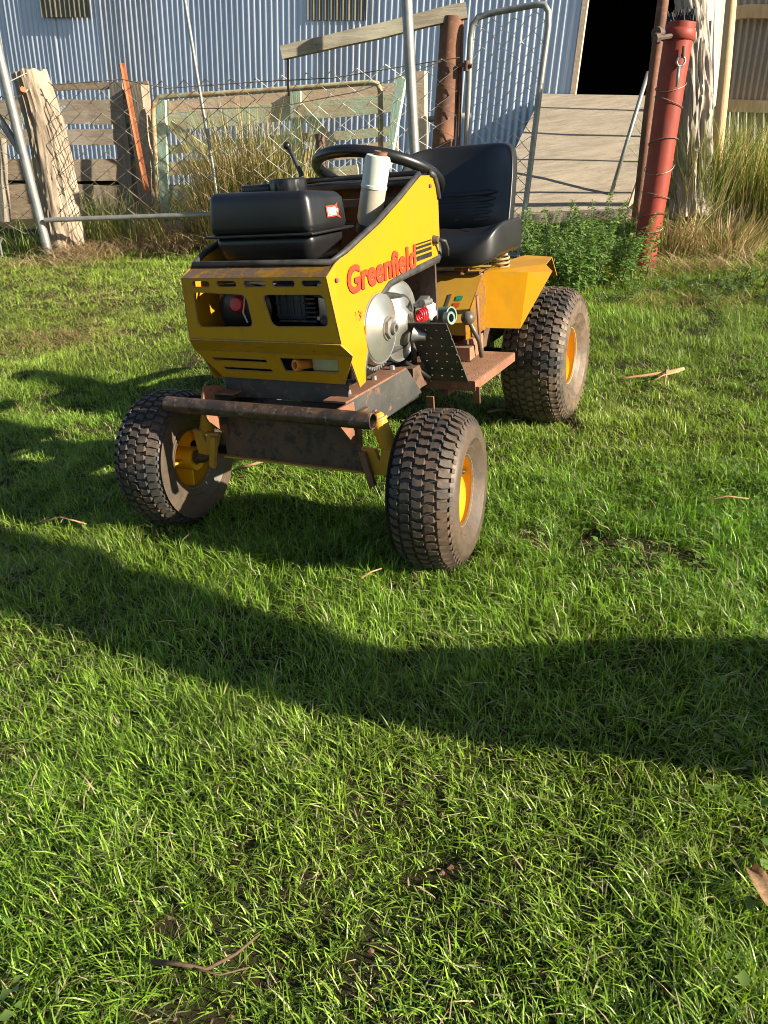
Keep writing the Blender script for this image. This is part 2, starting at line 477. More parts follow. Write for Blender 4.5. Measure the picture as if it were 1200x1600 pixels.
M['tin_white'] = tin('bright_corrugated_sheet', (.29, .285, .27), (.24, .235, .225), (.19, .175, .155), .5, .2)
M['tin_green'] = tin('pale_green_sheet', (.40, .46, .44), (.33, .38, .36), (.35, .30, .22), .6, .1, .5, .7)
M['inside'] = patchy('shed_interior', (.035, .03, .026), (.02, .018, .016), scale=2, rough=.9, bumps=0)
M['concrete'] = patchy('weathered_concrete_shadow_streaks', (.36, .30, .225), (.25, .205, .15), (.15, .12, .09), scale=1.6, lo=.38, hi=.66, rough=.9, bumps=.7, bdist=.012, scale3=5, lo3=.56, hi3=.74, stretch=(1.6, 9, 9))  # stretched darker streaks stand in for wire-mesh shadow lines
M['stone'] = patchy('pale_stone', (.50, .44, .33), (.40, .34, .25), (.25, .22, .17), scale=6, rough=.9, bumps=.5, bdist=.01)
M['grass'] = foliage('grass_blades', .40, .30)
M['leaf'] = foliage('leaves', .45, .30)
M['straw'] = foliage('dry_grass', .6, .25)

# ---------------------------------------------------------------- things built in world coordinates
WP = set()
def wthing(name, label, cat, base, group=None):
    o = thing(name, label, cat, base, 0, group)
    WP.add(o.name)
    return o
def part(name, bm, mat, parent, smoothed=False, sharp=None, **k):
    o = done(name, bm, mat, parent, smoothed, sharp, **k)
    if parent.name in WP: o.location = -parent.location
    return o
def single(name, bm, mat, origin, smoothed=False, sharp=None, **k):
    o = done(name, bm, mat, None, smoothed, sharp, **k)
    o.data.transform(Matrix.Translation(-Vector(origin)))
    o.location = origin
    return o

# ---------------------------------------------------------------- ground
def axis_pts(segs):
    out = []
    for a, b, n in segs: out += list(np.linspace(a, b, n, endpoint=False))
    return np.array(out + [segs[-1][1]])
gx = axis_pts([(-150, -30, 10), (-30, -8, 22), (-8, -3, 40), (-3, 3, 150), (3, 8, 40), (8, 30, 22), (30, 150, 10)])
gy = axis_pts([(-60, -6, 12), (-6, 0, 20), (0, 4, 130), (4, 9, 90), (9, 16, 40), (16, 40, 20), (40, 400, 14)])
XX, YY = np.meshgrid(gx, gy)
ZZ = gz(XX, YY) + .006 * (vnoise(XX * 30, YY * 30) - .5) * (YY < 9)
me = bpy.data.meshes.new('ground')
nx, ny = len(gx), len(gy)
idx = np.arange(nx * ny).reshape(ny, nx)
quads = np.stack([idx[:-1, :-1], idx[:-1, 1:], idx[1:, 1:], idx[1:, :-1]], -1).reshape(-1, 4)
me.from_pydata(np.stack([XX, YY, ZZ], -1).reshape(-1, 3).tolist(), [], quads.tolist())
gm, nt, b = new_mat('turf_soil')
n1 = tex(nt, 2.2, 8, .65); n2 = tex(nt, 40, 8, .7); n3 = tex(nt, 9, 6, .6)
c = mixc(nt, n2, (.020, .013, .008), (.075, .05, .032))
c = mixc(nt, ramp(nt, n3, [(.38, (0, 0, 0)), (.62, (1, 1, 1))]), c, (.035, .045, .012))
c = mixc(nt, ramp(nt, n1, [(.55, (0, 0, 0)), (.75, (1, 1, 1))]), c, (.09, .065, .035))
nt.links.new(c, b.inputs['Base Color'])
b.inputs['Roughness'].default_value = .95
b.inputs['Specular IOR Level'].default_value = .1
bump(nt, b, n2, 1.0, .02)
link('ground', me, gm, None, True, label='sloping paddock lawn of soil under grass', kind='structure')

# ---------------------------------------------------------------- shed
W_UP = -ray(480, 3230).normalized()                     # the shed stands a little out of square with the lawn
BETA = R(21.2)
W_D = Vector((math.cos(BETA), -math.sin(BETA), 0))
W_D = (W_D - W_UP * W_D.dot(W_UP)).normalized()         # along the wall, to the right
W_N = W_D.cross(W_UP).normalized()                      # out of the wall
W_P0 = P(540, 60, 10.6)
def on_wall(x, y, off=0.0):
    r_, c_ = ray(x, y), Vector((0, 0, CH))
    t = (W_P0 + W_N * off - c_).dot(W_N) / r_.dot(W_N)
    return c_ + r_ * t
def wall_st(x, y):
    q = on_wall(x, y) - W_P0
    return q.dot(W_D), q.dot(W_UP)
def wall_pt(s, t, off=0.0): return W_P0 + W_D * s + W_UP * t + W_N * off
def corrugated(bl, br, tr, tl, ribs, amp=.009, per=8, rows=5, wob=.009, seed=0, nrm=None):
    """one corrugated sheet stretched over four corners"""
    bm = bmesh.new()
    bl, br, tr, tl = map(Vector, (bl, br, tr, tl))
    n = nrm or (br - bl).cross(tl - bl).normalized()
    m = int(ribs * per)
    g = []
    for j in range(rows + 1):
        v = j / rows
        row = []
        for i in range(m + 1):
            u = i / m
            p = (bl * (1 - u) + br * u) * (1 - v) + (tl * (1 - u) + tr * u) * v
            h = amp * math.cos(2 * math.pi * u * ribs) + wob * (mnoise.noise(Vector((u * 3 + seed * 7.3, v * 3, seed))))
            row.append(bm.verts.new(p + n * h))
        g.append(row)
    for j in range(rows):
        for i in range(m): bm.faces.new((g[j][i], g[j][i + 1], g[j + 1][i + 1], g[j + 1][i]))
    return bm
s_door, t_sill = wall_st(893, 146)
s_door2, _ = wall_st(1042, 150)
t_bot, t_top = -1.75, 2.6
shed = wthing('shed', 'silver corrugated iron shed with a dark open doorway behind the fences', 'shed', wall_pt(0, t_bot))
s = s_door
k = 0
while s > -12.5:                                        # sheets to the left of the doorway, one lapped over the next
    w = .762
    off = .004 * (k % 2)
    part('corrugated_sheet', corrugated(wall_pt(s - w - .03, t_bot, off), wall_pt(s, t_bot, off), wall_pt(s, t_top, off), wall_pt(s - w - .03, t_top, off), 10.4, seed=k), M[('tin', 'tin_b', 'tin', 'tin_c')[k % 4]], shed, True)
    s -= w
    k += 1
s = s_door2
for k in range(6):                                      # and to the right of it
    part('corrugated_sheet', corrugated(wall_pt(s, t_bot), wall_pt(s + .762, t_bot), wall_pt(s + .762, t_top), wall_pt(s, t_top), 10, seed=40 + k), M['tin_b'], shed, True)
    s += .762
part('corrugated_sheet', corrugated(wall_pt(s_door, 1.35), wall_pt(s_door2, 1.35), wall_pt(s_door2, t_top), wall_pt(s_door, t_top), 13, seed=60), M['tin'], shed, True)
for (xa, ya, xb, yb, off, n_) in ((70, 28, 144, 28, .05, 10), (481, 32, 573, 32, .013, 10)):
    sa, ta = wall_st(xa, ya)
    sb, tb = wall_st(xb, yb)
    tb = (ta + tb) / 2
    part('skylight_sheet', corrugated(wall_pt(sa, tb, off), wall_pt(sb, tb, off), wall_pt(sb, tb + 1.2, off), wall_pt(sa, tb + 1.2, off), n_, seed=sa), M['tin_dirty'], shed, True, label='grimy brown see-through roofing sheet let into the wall')
# frame of the doorway, inside, roof
def wbox(bm, s0, s1, t0, t1, o0, o1):
    v = [bm.verts.new(wall_pt(a, t, o)) for a in (s0, s1) for t in (t0, t1) for o in (o0, o1)]
    for f in ((0, 1, 3, 2), (4, 6, 7, 5), (0, 4, 5, 1), (2, 3, 7, 6), (0, 2, 6, 4), (1, 5, 7, 3)): bm.faces.new([v[i] for i in f])
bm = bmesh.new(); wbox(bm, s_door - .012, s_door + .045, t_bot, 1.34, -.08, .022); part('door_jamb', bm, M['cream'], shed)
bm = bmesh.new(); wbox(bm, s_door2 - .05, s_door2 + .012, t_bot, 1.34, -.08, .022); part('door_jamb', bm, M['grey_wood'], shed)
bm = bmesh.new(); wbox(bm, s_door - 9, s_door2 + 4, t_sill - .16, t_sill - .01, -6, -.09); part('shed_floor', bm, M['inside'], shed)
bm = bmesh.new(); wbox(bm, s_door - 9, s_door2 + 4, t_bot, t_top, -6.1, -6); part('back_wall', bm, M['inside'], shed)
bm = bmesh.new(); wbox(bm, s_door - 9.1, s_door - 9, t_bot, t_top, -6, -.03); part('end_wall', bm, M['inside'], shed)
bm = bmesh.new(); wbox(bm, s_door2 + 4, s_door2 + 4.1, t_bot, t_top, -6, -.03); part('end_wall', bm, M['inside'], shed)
bm = bmesh.new(); wbox(bm, s_door - 12, s_door2 + 5, t_top + .01, t_top + .1, -6.5, .02); part('roof', bm, M['tin_b'], shed)

# ---------------------------------------------------------------- ramp up to the doorway
TL, TR = on_wall(848, 146, .03), on_wall(1040, 150, .03)
BR, BL = G(976, 330), G(752, 338)
bm = bmesh.new()
NR = 14
top, bot = [], []
for i in range(NR + 1):
    a = i / NR
    top.append([bm.verts.new(TL.lerp(TR, c_).lerp(BL.lerp(BR, c_), a) + Vector((0, 0, .012 * mnoise.noise(Vector((c_ * 5, a * 7, 1)))))) for c_ in (0, .01, .34, .67, .99, 1)])
    bot.append([bm.verts.new(Vector((v.co.x, v.co.y, float(gz(v.co.x, v.co.y)) - .4))) for v in top[-1]])
for i in range(NR):
    for j in range(5): bm.faces.new((top[i][j], top[i][j + 1], top[i + 1][j + 1], top[i + 1][j]))
    for j in (0, 5): bm.faces.new((top[i][j], top[i + 1][j], bot[i + 1][j], bot[i][j]))
for i in (0, NR):
    for j in range(5): bm.faces.new((top[i][j], top[i][j + 1], bot[i][j + 1], bot[i][j]))
rbase = BL.lerp(BR, .5)
single('ramp', bm, M['concrete'], rbase, label='rough tan concrete ramp leading up into the dark shed doorway', cat='ramp')
bm = bmesh.new()
a0, a1 = G(760, 345, .02), G(968, 336, .02)
dv = Vector((.10, -.34, 0))
for q in range(2): pass
v = [bm.verts.new(p + Vector((0, 0, h))) for h in (-.1, .035) for p in (a0, a1, a1 + dv, a0 + dv)]
for f in ((0, 1, 2, 3), (4, 5, 6, 7), (0, 1, 5, 4), (1, 2, 6, 5), (2, 3, 7, 6), (3, 0, 4, 7)): bm.faces.new([v[i] for i in f])
single('concrete_step', bm, M['concrete'], a0, label='low broken concrete kerb at the foot of the ramp', cat='step')

# steel gate stile beside the ramp; unseen rails set sunward to shadow the ramp
eg = wthing('steel_gate', 'galvanised gate stile beside the ramp with unseen rails added to cast shadow bars', 'gate', G(950, 322))
near_b, near_t = P(949, 322, 7.75), P(1013, 112, 7.75)
bm = bmesh.new(); tube(bm, [near_b, near_t], .019, 8); part('stile', bm, M['galv'], eg, True)
def on_ramp(c_, a): return TL.lerp(TR, c_).lerp(BL.lerp(BR, c_), a)
ends = []
for a, t_, r_ in ((.13, 1.94, .014), (.36, 1.92, .020), (.58, 1.90, .014), (.83, 1.88, .016), (.92, 1.87, .034)):
    A, B = on_ramp(-.12, a + .0) + SUN * t_, on_ramp(1.05, a + .03) + SUN * t_
    bm = bmesh.new(); tube(bm, [A, B], r_, 8); part('rail', bm, M['galv'], eg, True)  # rail added out of sight to cast one bar on the ramp
    ends.append(B)
bm = bmesh.new(); tube(bm, [ends[-1] + Vector((.03, 0, -.35)), ends[-1], ends[0], ends[0] + Vector((0, 0, .15))], .022, 8); part('stile', bm, M['galv'], eg, True)  # added stile joining the ends of the unseen rails

# ---------------------------------------------------------------- fences and posts
def rough_post(name, pts, radii, mat, label, cat, seed=0, n=22, rough=.12, grooves=.05, rings=26, parent=None, flare=0):
    """split or round timber post with furrowed sides"""
    bm = bmesh.new()
    pts = [Vector(p) for p in pts]
    out, rr = [], []
    L_ = [0]
    for a, b_ in zip(pts, pts[1:]): L_.append(L_[-1] + (b_ - a).length)
    for i in range(rings + 1):
        d = L_[-1] * i / rings
        j = max(q for q in range(len(pts) - 1) if L_[q] <= d + 1e-9)
        t = (d - L_[j]) / max(1e-9, L_[j + 1] - L_[j])
        out.append(pts[j].lerp(pts[j + 1], t)); rr.append(radii[j] * (1 - t) + radii[j + 1] * t)
    rg = tube(bm, out, rr, n)
    for i, ring in enumerate(rg):
        for k_, v in enumerate(ring):
            a = 2 * math.pi * k_ / n
            d = v.co - out[i]
            h = 1 + rough * mnoise.noise(Vector((math.cos(a) * 1.2 + seed, math.sin(a) * 1.2, i * .08))) + grooves * (.6 - 2.2 * abs(mnoise.noise(Vector((math.cos(a) * 5 + seed, math.sin(a) * 5, i * 4.0 / rings)))) ** .7)
            v.co = out[i] + d * h
            if i in (0, rings): v.co += (out[-1] - out[0]).normalized() * .03 * mnoise.noise(Vector((a * 2, seed, i)))
    if parent: return part(name, bm, mat, parent, True, 55)
    return single(name, bm, mat, out[0], True, 55, label=label, cat=cat)
Y_L = 7.0
lp = wthing('timber_post', 'thick pale split timber post leaning behind the left pipe gate', 'post', P(104, 396, Y_L))
rough_post('post_shaft', [P(108, 402, Y_L), P(92, 300, Y_L), P(72, 200, Y_L), P(46, 113, Y_L)], [.158, .152, .145, .132], M['post_wood'], None, None, 1, 72, .05, .10, 60, lp)
bm = bmesh.new(); lathe(bm, [(0, .05), (.022, .05), (.022, 0), (0, 0)], P(34, 143, Y_L - .17), (.55, -.8, .2), 6); part('bolt', bm, M['picket'], lp, label='rusty bolt end')
bm = bmesh.new(); tube(bm, [P(6, 132, 6.85), P(14, 128, 6.84), P(40, 115, 6.86), P(52, 112, 6.9)], .004, 5)
tube(bm, [P(6, 147, 6.82), P(14, 152, 6.8), P(30, 150, 6.83), P(44, 140, 6.86)], .004, 5); part('tie_wire', bm, M['wire'], lp)

def wire_mesh(bl, br, tr, tl, pitch=.098, r=.0038, sag=.02, seed=0, skip=None, tall=1.3):
    """chain-link: zig-zag wires hooked through each other"""
    bm = bmesh.new()
    bl, br, tr, tl = map(Vector, (bl, br, tr, tl))
    Lx = ((br - bl).length + (tr - tl).length) / 2
    Ly = ((tl - bl).length + (tr - br).length) / 2
    n = (br - bl).cross(tl - bl).normalized()
    nc, nr_ = max(1, int(Lx / pitch)), int(Ly / (pitch * tall))
    nr_ = max(2, nr_ * 2)
    for c_ in range(nc):
        pts = []
        for j in range(nr_ + 1):
            u = (c_ + .5 + (.5 if (j + c_) % 2 else -.5) * 1.03) / nc
            v = j / nr_
            u2 = u + .012 * mnoise.noise(Vector((u * 4, v * 3, seed))) + .006 * mnoise.noise(Vector((u * 25, v * 11, seed + 3)))
            v2 = v + .02 * mnoise.noise(Vector((u * 3 + 5, v * 3, seed)))
            p = (bl * (1 - u2) + br * u2) * (1 - v2) + (tl * (1 - u2) + tr * u2) * v2
            p = p + n * ((.003 if (j % 2) == (c_ % 2) else -.003) + sag * mnoise.noise(Vector((u * 3, v * 2, seed + 9))))
            if skip and skip(u, v): 
                if len(pts) > 1: tube(bm, pts, r, 3, cap=False)
                pts = []
            else: pts.append(p)
        if len(pts) > 1: tube(bm, pts, r, 3, cap=False)
    return bm
# left pipe gate
lg = wthing('pipe_gate', 'galvanised pipe gate with sagging chain-link leaning on the split post', 'gate', P(74, 398, 6.75))
bm = bmesh.new(); tube(bm, [P(-12, 40, 6.75), P(0, 92, 6.75), P(30, 215, 6.75), P(76, 396, 6.74)], .036, 12); part('gate_stile', bm, M['galv'], lg, True, 50)
bm = bmesh.new(); tube(bm, [P(70, 344, 6.70), P(150, 341, 6.68), P(330, 335, 6.45), P(420, 331, 6.35)], .019, 10); part('gate_rail', bm, M['galv'], lg, True, 50)
bm = bmesh.new(); tube(bm, [P(-40, 130, 6.8), P(2, 190, 6.8), P(33, 238, 6.78)], .03, 10); part('gate_brace', bm, M['galv'], lg, True, 50)
part('chain_link_mesh', wire_mesh(P(-60, 372, 6.82), P(66, 362, 6.78), P(18, 150, 6.78), P(-60, 160, 6.82), seed=4), M['wire_rust'], lg)
bm = bmesh.new(); tube(bm, [P(3, 372, 6.6), P(0, 381, 6.6), P(4, 402, 6.55)], .007, 6); part('hook', bm, M['galv'], lg)
# chain-link fence between split post and rusty gate post
cf = wthing('chain_link_fence', 'sagging chain-link netting strung from the split post to the rusty post', 'fence', P(380, 335, 6.4))
part('chain_link_mesh', wire_mesh(P(80, 345, 6.85), P(400, 332, 6.35), P(400, 122, 6.35), P(76, 128, 6.85), seed=1, sag=.05), M['wire_rust'], cf)
part('chain_link_mesh', wire_mesh(P(400, 332, 6.35), P(672, 300, 5.84), P(690, 92, 5.84), P(400, 122, 6.35), seed=2, sag=.05), M['wire'], cf)
part('chain_link_mesh', wire_mesh(P(672, 300, 5.835), P(708, 300, 5.79), P(716, 86, 5.79), P(690, 92, 5.835), seed=3, sag=.0), M['wire'], cf)
bm = bmesh.new(); tube(bm, [P(80, 133, 6.83), P(190, 124, 6.65), P(260, 138, 6.55), P(400, 128, 6.33), P(520, 122, 6.1), P(690, 94, 5.82), P(718, 90, 5.77)], .0035, 5); part('top_wire', bm, M['wire_rust'], cf)
bm = bmesh.new(); tube(bm, [P(300, 170, 6.4), P(430, 168, 6.25), P(560, 143, 6.0), P(690, 96, 5.82)], .003, 5); part('strand_wire', bm, M['wire_rust'], cf)

# slim pole, stout galvanised pole, rusty hinge post with its beam
bm = bmesh.new(); tube(bm, [P(284, -30, 6.6), P(310, 130, 6.6), P(333, 262, 6.6), P(344, 350, 6.6)], .0135, 8)
single('thin_pole', bm, M['galv'], P(344, 350, 6.6), True, 50, label='thin grey steel pole standing in the rushes left of the beam', cat='pole')
bm = bmesh.new(); tube(bm, [P(634, -40, 5.6), P(641, 110, 5.6), P(648, 245, 5.6), P(654, 345, 5.6)], .034, 14)
single('steel_pole', bm, M['galv'], P(654, 345, 5.6), True, 50, label='stout galvanised pole rising straight up behind the steering wheel', cat='pole')
hp = wthing('hinge_post', 'round rust-brown pipe post that carries the chain-link gate', 'post', P(684, 330, 5.9))
bm = bmesh.new()
rg = tube(bm, [P(684, 330, 5.9), P(692, 235, 5.9), P(701, 120, 5.9), P(707, 27, 5.9)], .078, 18)
part('post_shaft', bm, M['rust_pipe'], hp, True, 50)
bm = bmesh.new(); tube(bm, [P(713, 330, 5.86), P(722, 26, 5.86)], .014, 8); part('side_rod', bm, M['rust_pipe'], hp, True)
for y in (103, 268):
    bm = bmesh.new(); tube(bm, [P(716, y, 5.83), P(728, y - 2, 5.8), P(738, y, 5.78)], .012, 8); lathe(bm, [(0, -.03), (.02, -.03), (.02, .03), (0, .03)], P(729, y, 5.8), W_UP, 8); part('hinge', bm, M['rust_pipe'], hp, True, 50)
def plank(bm, a, b_, h0, h1, thick, up=None, wave=0.0, seed=0, n=8):
    """board from a to b (centre line), heights h0/h1, given thickness; a little bowed and uneven"""
    a, b_ = Vector(a), Vector(b_)
    d = (b_ - a).normalized()
    up = (up or W_UP)
    up = (up - d * up.dot(d)).normalized()
    nn = d.cross(up)
    ring = []
    for i in range(n + 1):
        t = i / n
        h = (h0 * (1 - t) + h1 * t) / 2
        w = wave * mnoise.noise(Vector((t * 3, seed, 1)))
        e1, e2 = 1 + .08 * mnoise.noise(Vector((t * 6, seed, 5))), 1 + .08 * mnoise.noise(Vector((t * 6, seed, 8)))
        p = a.lerp(b_, t) + up * w
        ring.append([bm.verts.new(p + up * h * e1 + nn * thick / 2), bm.verts.new(p + up * h * e1 - nn * thick / 2), bm.verts.new(p - up * h * e2 - nn * thick / 2), bm.verts.new(p - up * h * e2 + nn * thick / 2)])
    for A, B in zip(ring, ring[1:]):
        for k_ in range(4): bm.faces.new((A[k_], A[(k_ + 1) % 4], B[(k_ + 1) % 4], B[k_]))
    bm.faces.new(ring[0][::-1]); bm.faces.new(ring[-1])
def pxh(px, Y): return px / CF * Y * 1.03                # height in metres of so many photo pixels at a depth
bm = bmesh.new(); plank(bm, P(441, 83, 6.0), P(729, 17, 5.88), pxh(15, 6), pxh(17, 6), .10, None, .012, 3, 14)
beam = single('timber_beam', bm, M['beam'], P(441, 83, 6.0), label='old grey timber beam sloping up to the top of the rusty post', cat='beam')
bm = bmesh.new(); tube(bm, [P(450, 92, 6.0), P(450, 135, 6.02), P(451, 150, 6.02)], .007, 6); o = part('hanger_rod', bm, M['rust_pipe'], beam); o.location = -beam.location
bm = bmesh.new(); tube(bm, [P(718, -3, 5.88), P(719, 8, 5.88)], .018, 8); o = part('pin', bm, M['galv'], beam); o.location = -beam.location
# chain-link gate
cg = wthing('chain_link_gate', 'tall chain-link gate in a bent pipe frame behind the seat', 'gate', P(812, 410, 5.6))
g_bl, g_tl, g_tr, g_br = P(722, 395, 5.85), P(737, 32, 5.8), P(858, 10, 5.6), P(810, 408, 5.6)
fr = [P(726, 300, 5.85), P(731, 170, 5.82), P(735, 60, 5.8), P(738, 40, 5.8), P(747, 27, 5.79), P(770, 20, 5.76), P(838, 7, 5.63), P(851, 8, 5.6), P(857, 18, 5.6), P(857, 40, 5.6), P(846, 120, 5.6), P(830, 250, 5.6), P(810, 408, 5.6)]
bm = bmesh.new(); tube(bm, fr, .0195, 10); part('gate_frame', bm, M['galv'], cg, True, 50)
bm = bmesh.new(); tube(bm, [P(722, 392, 5.85), P(810, 400, 5.6)], .0195, 10); tube(bm, [P(722, 394, 5.85), P(726, 300, 5.85)], .0195, 10); part('bottom_rail', bm, M['galv'], cg, True, 50)
part('chain_link_mesh', wire_mesh(g_bl, g_br, P(853, 16, 5.6), P(739, 36, 5.8), pitch=.058, seed=7, sag=.02, tall=1.7, r=.0040), M['wire'], cg)

# timber yard rails behind
Y_B = 7.7
bf = wthing('board_fence', 'broken grey board fence with flaking blue paint left of the rushes', 'fence', P(180, 345, Y_B))
for i, (y0, y1, h, x0, x1, mt) in enumerate(((136, 132, 8, 72, 232, 'board_plain'), (176, 174, 29, -60, 203, 'board'), (215, 214, 19, -60, 213, 'board'), (264, 267, 27, -60, 228, 'board_plain'), (303, 305, 26, -60, 234, 'board_plain'), (331, 330, 19, -60, 238, 'board_plain'))):
    bm = bmesh.new(); plank(bm, P(x0, y0, Y_B + .1), P(x1, y1, Y_B - .1), pxh(h, Y_B), pxh(h, Y_B), .03, None, .02, i, 10)
    part('board', bm, M[mt], bf)
bm = bmesh.new(); plank(bm, P(208, 345, Y_B - .05), P(186, 130, Y_B - .05), pxh(20, Y_B), pxh(20, Y_B), .10, W_D, .02, 5, 10); part('fence_post', bm, M['grey_wood'], bf)
bm = bmesh.new(); plank(bm, P(238, 345, Y_B - .16), P(214, 133, Y_B - .16), pxh(20, Y_B), pxh(24, Y_B), .12, W_D, .02, 6, 10); part('fence_post', bm, M['post_wood'], bf)
bm = bmesh.new(); plank(bm, P(4, 345, Y_B - .02), P(-4, 215, Y_B - .02), pxh(18, Y_B), pxh(18, Y_B), .08, W_D, .02, 16, 6); part('fence_post', bm, M['grey_wood'], bf)
sp = bmesh.new()
for ang in (0, 120, 240):
    dr = (Matrix.Rotation(R(ang), 3, 'Z') @ Vector((.026, 0, 0)))
    a, b_ = P(229, 300, 7.1), P(190, 99, 7.1)
    wv = (b_ - a).normalized().cross(dr).normalized() * .004
    v = [sp.verts.new(p + q) for p in (a, b_) for q in (wv, dr + wv, dr - wv, -wv)]
    for f in ((0, 1, 5, 4), (1, 2, 6, 5), (2, 3, 7, 6), (3, 0, 4, 7), (0, 1, 2, 3), (4, 5, 6, 7)): sp.faces.new([v[i] for i in f])
single('star_picket', sp, M['picket'], P(229, 300, 7.1), label='leaning orange-rust steel star picket in front of the board fence', cat='picket')
Y_M = 7.35
mg = wthing('timber_gate', 'mint-green flaking timber gate in a bent rusty pipe frame behind the rushes', 'gate', P(440, 335, Y_M))
def Ym(x): return 7.45 - (x - 240) / 380 * .7
for i, (y0, y1, h, x0, x1, mt) in enumerate(((168, 140, 15, 262, 622, 'cream'), (192, 160, 21, 262, 622, 'mint'), (234, 203, 11, 262, 622, 'mint'), (264, 231, 17, 262, 622, 'cream'), (302, 268, 18, 262, 560, 'mint'))):
    bm = bmesh.new(); plank(bm, P(x0, y0, Ym(x0)), P(x1, y1, Ym(x1)), pxh(h, 7.2), pxh(h, 7.0), .025, None, .012, 20 + i, 10)
    part('board', bm, M[mt], mg)
for i, (xa, ya, xb, yb, w) in enumerate(((258, 338, 252, 156, 14), (466, 330, 462, 142, 14))):
    bm = bmesh.new(); plank(bm, P(xa, ya, Ym(xa) - .05), P(xb, yb, Ym(xb) - .05), pxh(w, 7.2), pxh(w, 7.2), .03, W_D, .0, 30 + i, 8); part('upright', bm, M['mint_v'], mg)
for i, (xa, ya, xb, yb) in enumerate(((266, 196, 352, 258), (468, 168, 520, 225))):
    bm = bmesh.new(); plank(bm, P(xa, ya, Ym(xa) - .06), P(xb, yb, Ym(xb) - .06), pxh(13, 7.2), pxh(13, 7.2), .02, None, .0, 33 + i, 6); part('brace', bm, M['mint'], mg)
bm = bmesh.new(); tube(bm, [P(247, 335, 7.25), P(243, 250, 7.25), P(239, 172, 7.25), P(241, 160, 7.25), P(250, 151, 7.24), P(330, 147, 7.1), P(450, 139, 6.9), P(578, 129, 6.66), P(590, 131, 6.64), P(594, 140, 6.63), P(595, 235, 6.63)], .021, 8); part('pipe_frame', bm, M['pipe_paint'], mg, True, 50)
bm = bmesh.new(); plank(bm, P(606, 262, 6.5), P(628, 118, 6.5), pxh(8, 6.5), pxh(14, 6.5), .05, W_D, .0, 41, 6)
single('mint_plank', bm, M['mint_v'], P(606, 262, 6.5), label='mint-green upright plank leaning left of the galvanised pole', cat='plank')
bm = bmesh.new(); plank(bm, P(657, 300, 6.5), P(656, 112, 6.5), pxh(17, 6.5), pxh(17, 6.5), .08, W_D, .0, 42, 6)
single('pink_timber_post', bm, M['cream'], P(657, 300, 6.5), label='short pale pinkish timber post right behind the galvanised pole', cat='post')
bm = bmesh.new(); tube(bm, [P(509, 330, 6.2), P(504, 260, 6.2), P(500, 209, 6.2)], .036, 12)
single('short_dark_post', bm, M['rust_dark'], P(509, 330, 6.2), True, 50, label='short dark pipe stub in the rushes behind the steering wheel', cat='post')
bm = bmesh.new(); tube(bm, [P(664, 187, 7.2), P(735, 180, 7.0)], .022, 8)
single('white_rail', bm, M['tin_white'], P(664, 187, 7.2), True, label='short whitish rail between pale post and rusty post', cat='rail')

# right-hand side: rusty pipe, red post, hollow post, pole and leaning sheets
bm = bmesh.new(); tube(bm, [P(1040, -30, 5.7), P(1026, 80, 5.7), P(1012, 190, 5.7), P(1000, 300, 5.7), P(992, 360, 5.7)], .036, 12)
single('brown_pipe', bm, M['rust_pipe'], P(992, 360, 5.7), True, 50, label='slim rust-brown pipe standing between the ramp and the red post', cat='pipe')
rp = wthing('red_post', 'fat red painted steel post with a shackle leaning at the right', 'post', G(1004, 418))
YR = G(1004, 418).y
bm = bmesh.new()
pr_ = [P(1003, 422, YR), P(1011, 372, YR), P(1024, 300, YR), P(1037, 210, YR), P(1050, 120, YR), P(1060, 60, YR), P(1064, 36, YR)]
rg = tube(bm, pr_, [.078, .076, .078, .080, .082, .084, .086], 22, cap=False)
for v in rg[0]: v.co += Vector((0, 0, .1 * mnoise.noise(v.co * 9)))
bm.faces.new(rg[-1])
part('post_shaft', bm, M['red_post'], rp, True, 60)
bm = bmesh.new(); lathe(bm, [(.088, -.02), (.094, -.015), (.094, .035), (.088, .04)], P(1060, 58, YR), P(1064, 36, YR) - P(1060, 60, YR), 22); part('collar', bm, M['red_post'], rp, True, 60)
bm = bmesh.new()
for _ in range(70):
    a, q = random.random() * 6.28, random.random() ** .5 * .085
    bs = P(1065, 33, YR) + Vector((math.cos(a) * q, math.sin(a) * q, -.01))
    tube(bm, [bs, bs + Vector((random.uniform(-.02, .02), random.uniform(-.02, .02), random.uniform(.02, .075)))], [.009, .004], 4)
part('debris', bm, M['dark'], rp, label='dark dead moss in the top of the post')
ftl = (P(1045, 150, YR) - P(1045, 150, YR)).length
bm = bmesh.new(); lathe(bm, [(0, -.06), (.016, -.06), (.016, .05), (.03, .05), (.03, .075), (0, .075)], P(1040, 58, YR - .07), (-1, -.3, -.1), 8); lathe(bm, [(0, 0), (.038, 0), (.03, .05), (0, .055)], P(1030, 52, YR - .04), (-.6, -.7, 0), 10); part('lug', bm, M['rust_dark'], rp, True, 40)
bm = bmesh.new()
pt = lambda x, y: P(x, y, YR - .105)
tube(bm, [pt(1069, 72), pt(1068, 82), pt(1066, 90)], .011, 6); part('eye_bolt', bm, M['rust_pipe'], rp, True)
bm = bmesh.new(); tube(bm, [pt(1066, 88), pt(1059, 91), pt(1057, 98), pt(1060, 104), pt(1066, 103), pt(1070, 97), pt(1070, 91)], .007, 6, closed=True); tube(bm, [pt(1061, 104), pt(1059, 120), pt(1057, 136)], [.009, .011, .006], 6); part('shackle_pin', bm, M['galv'], rp, True)
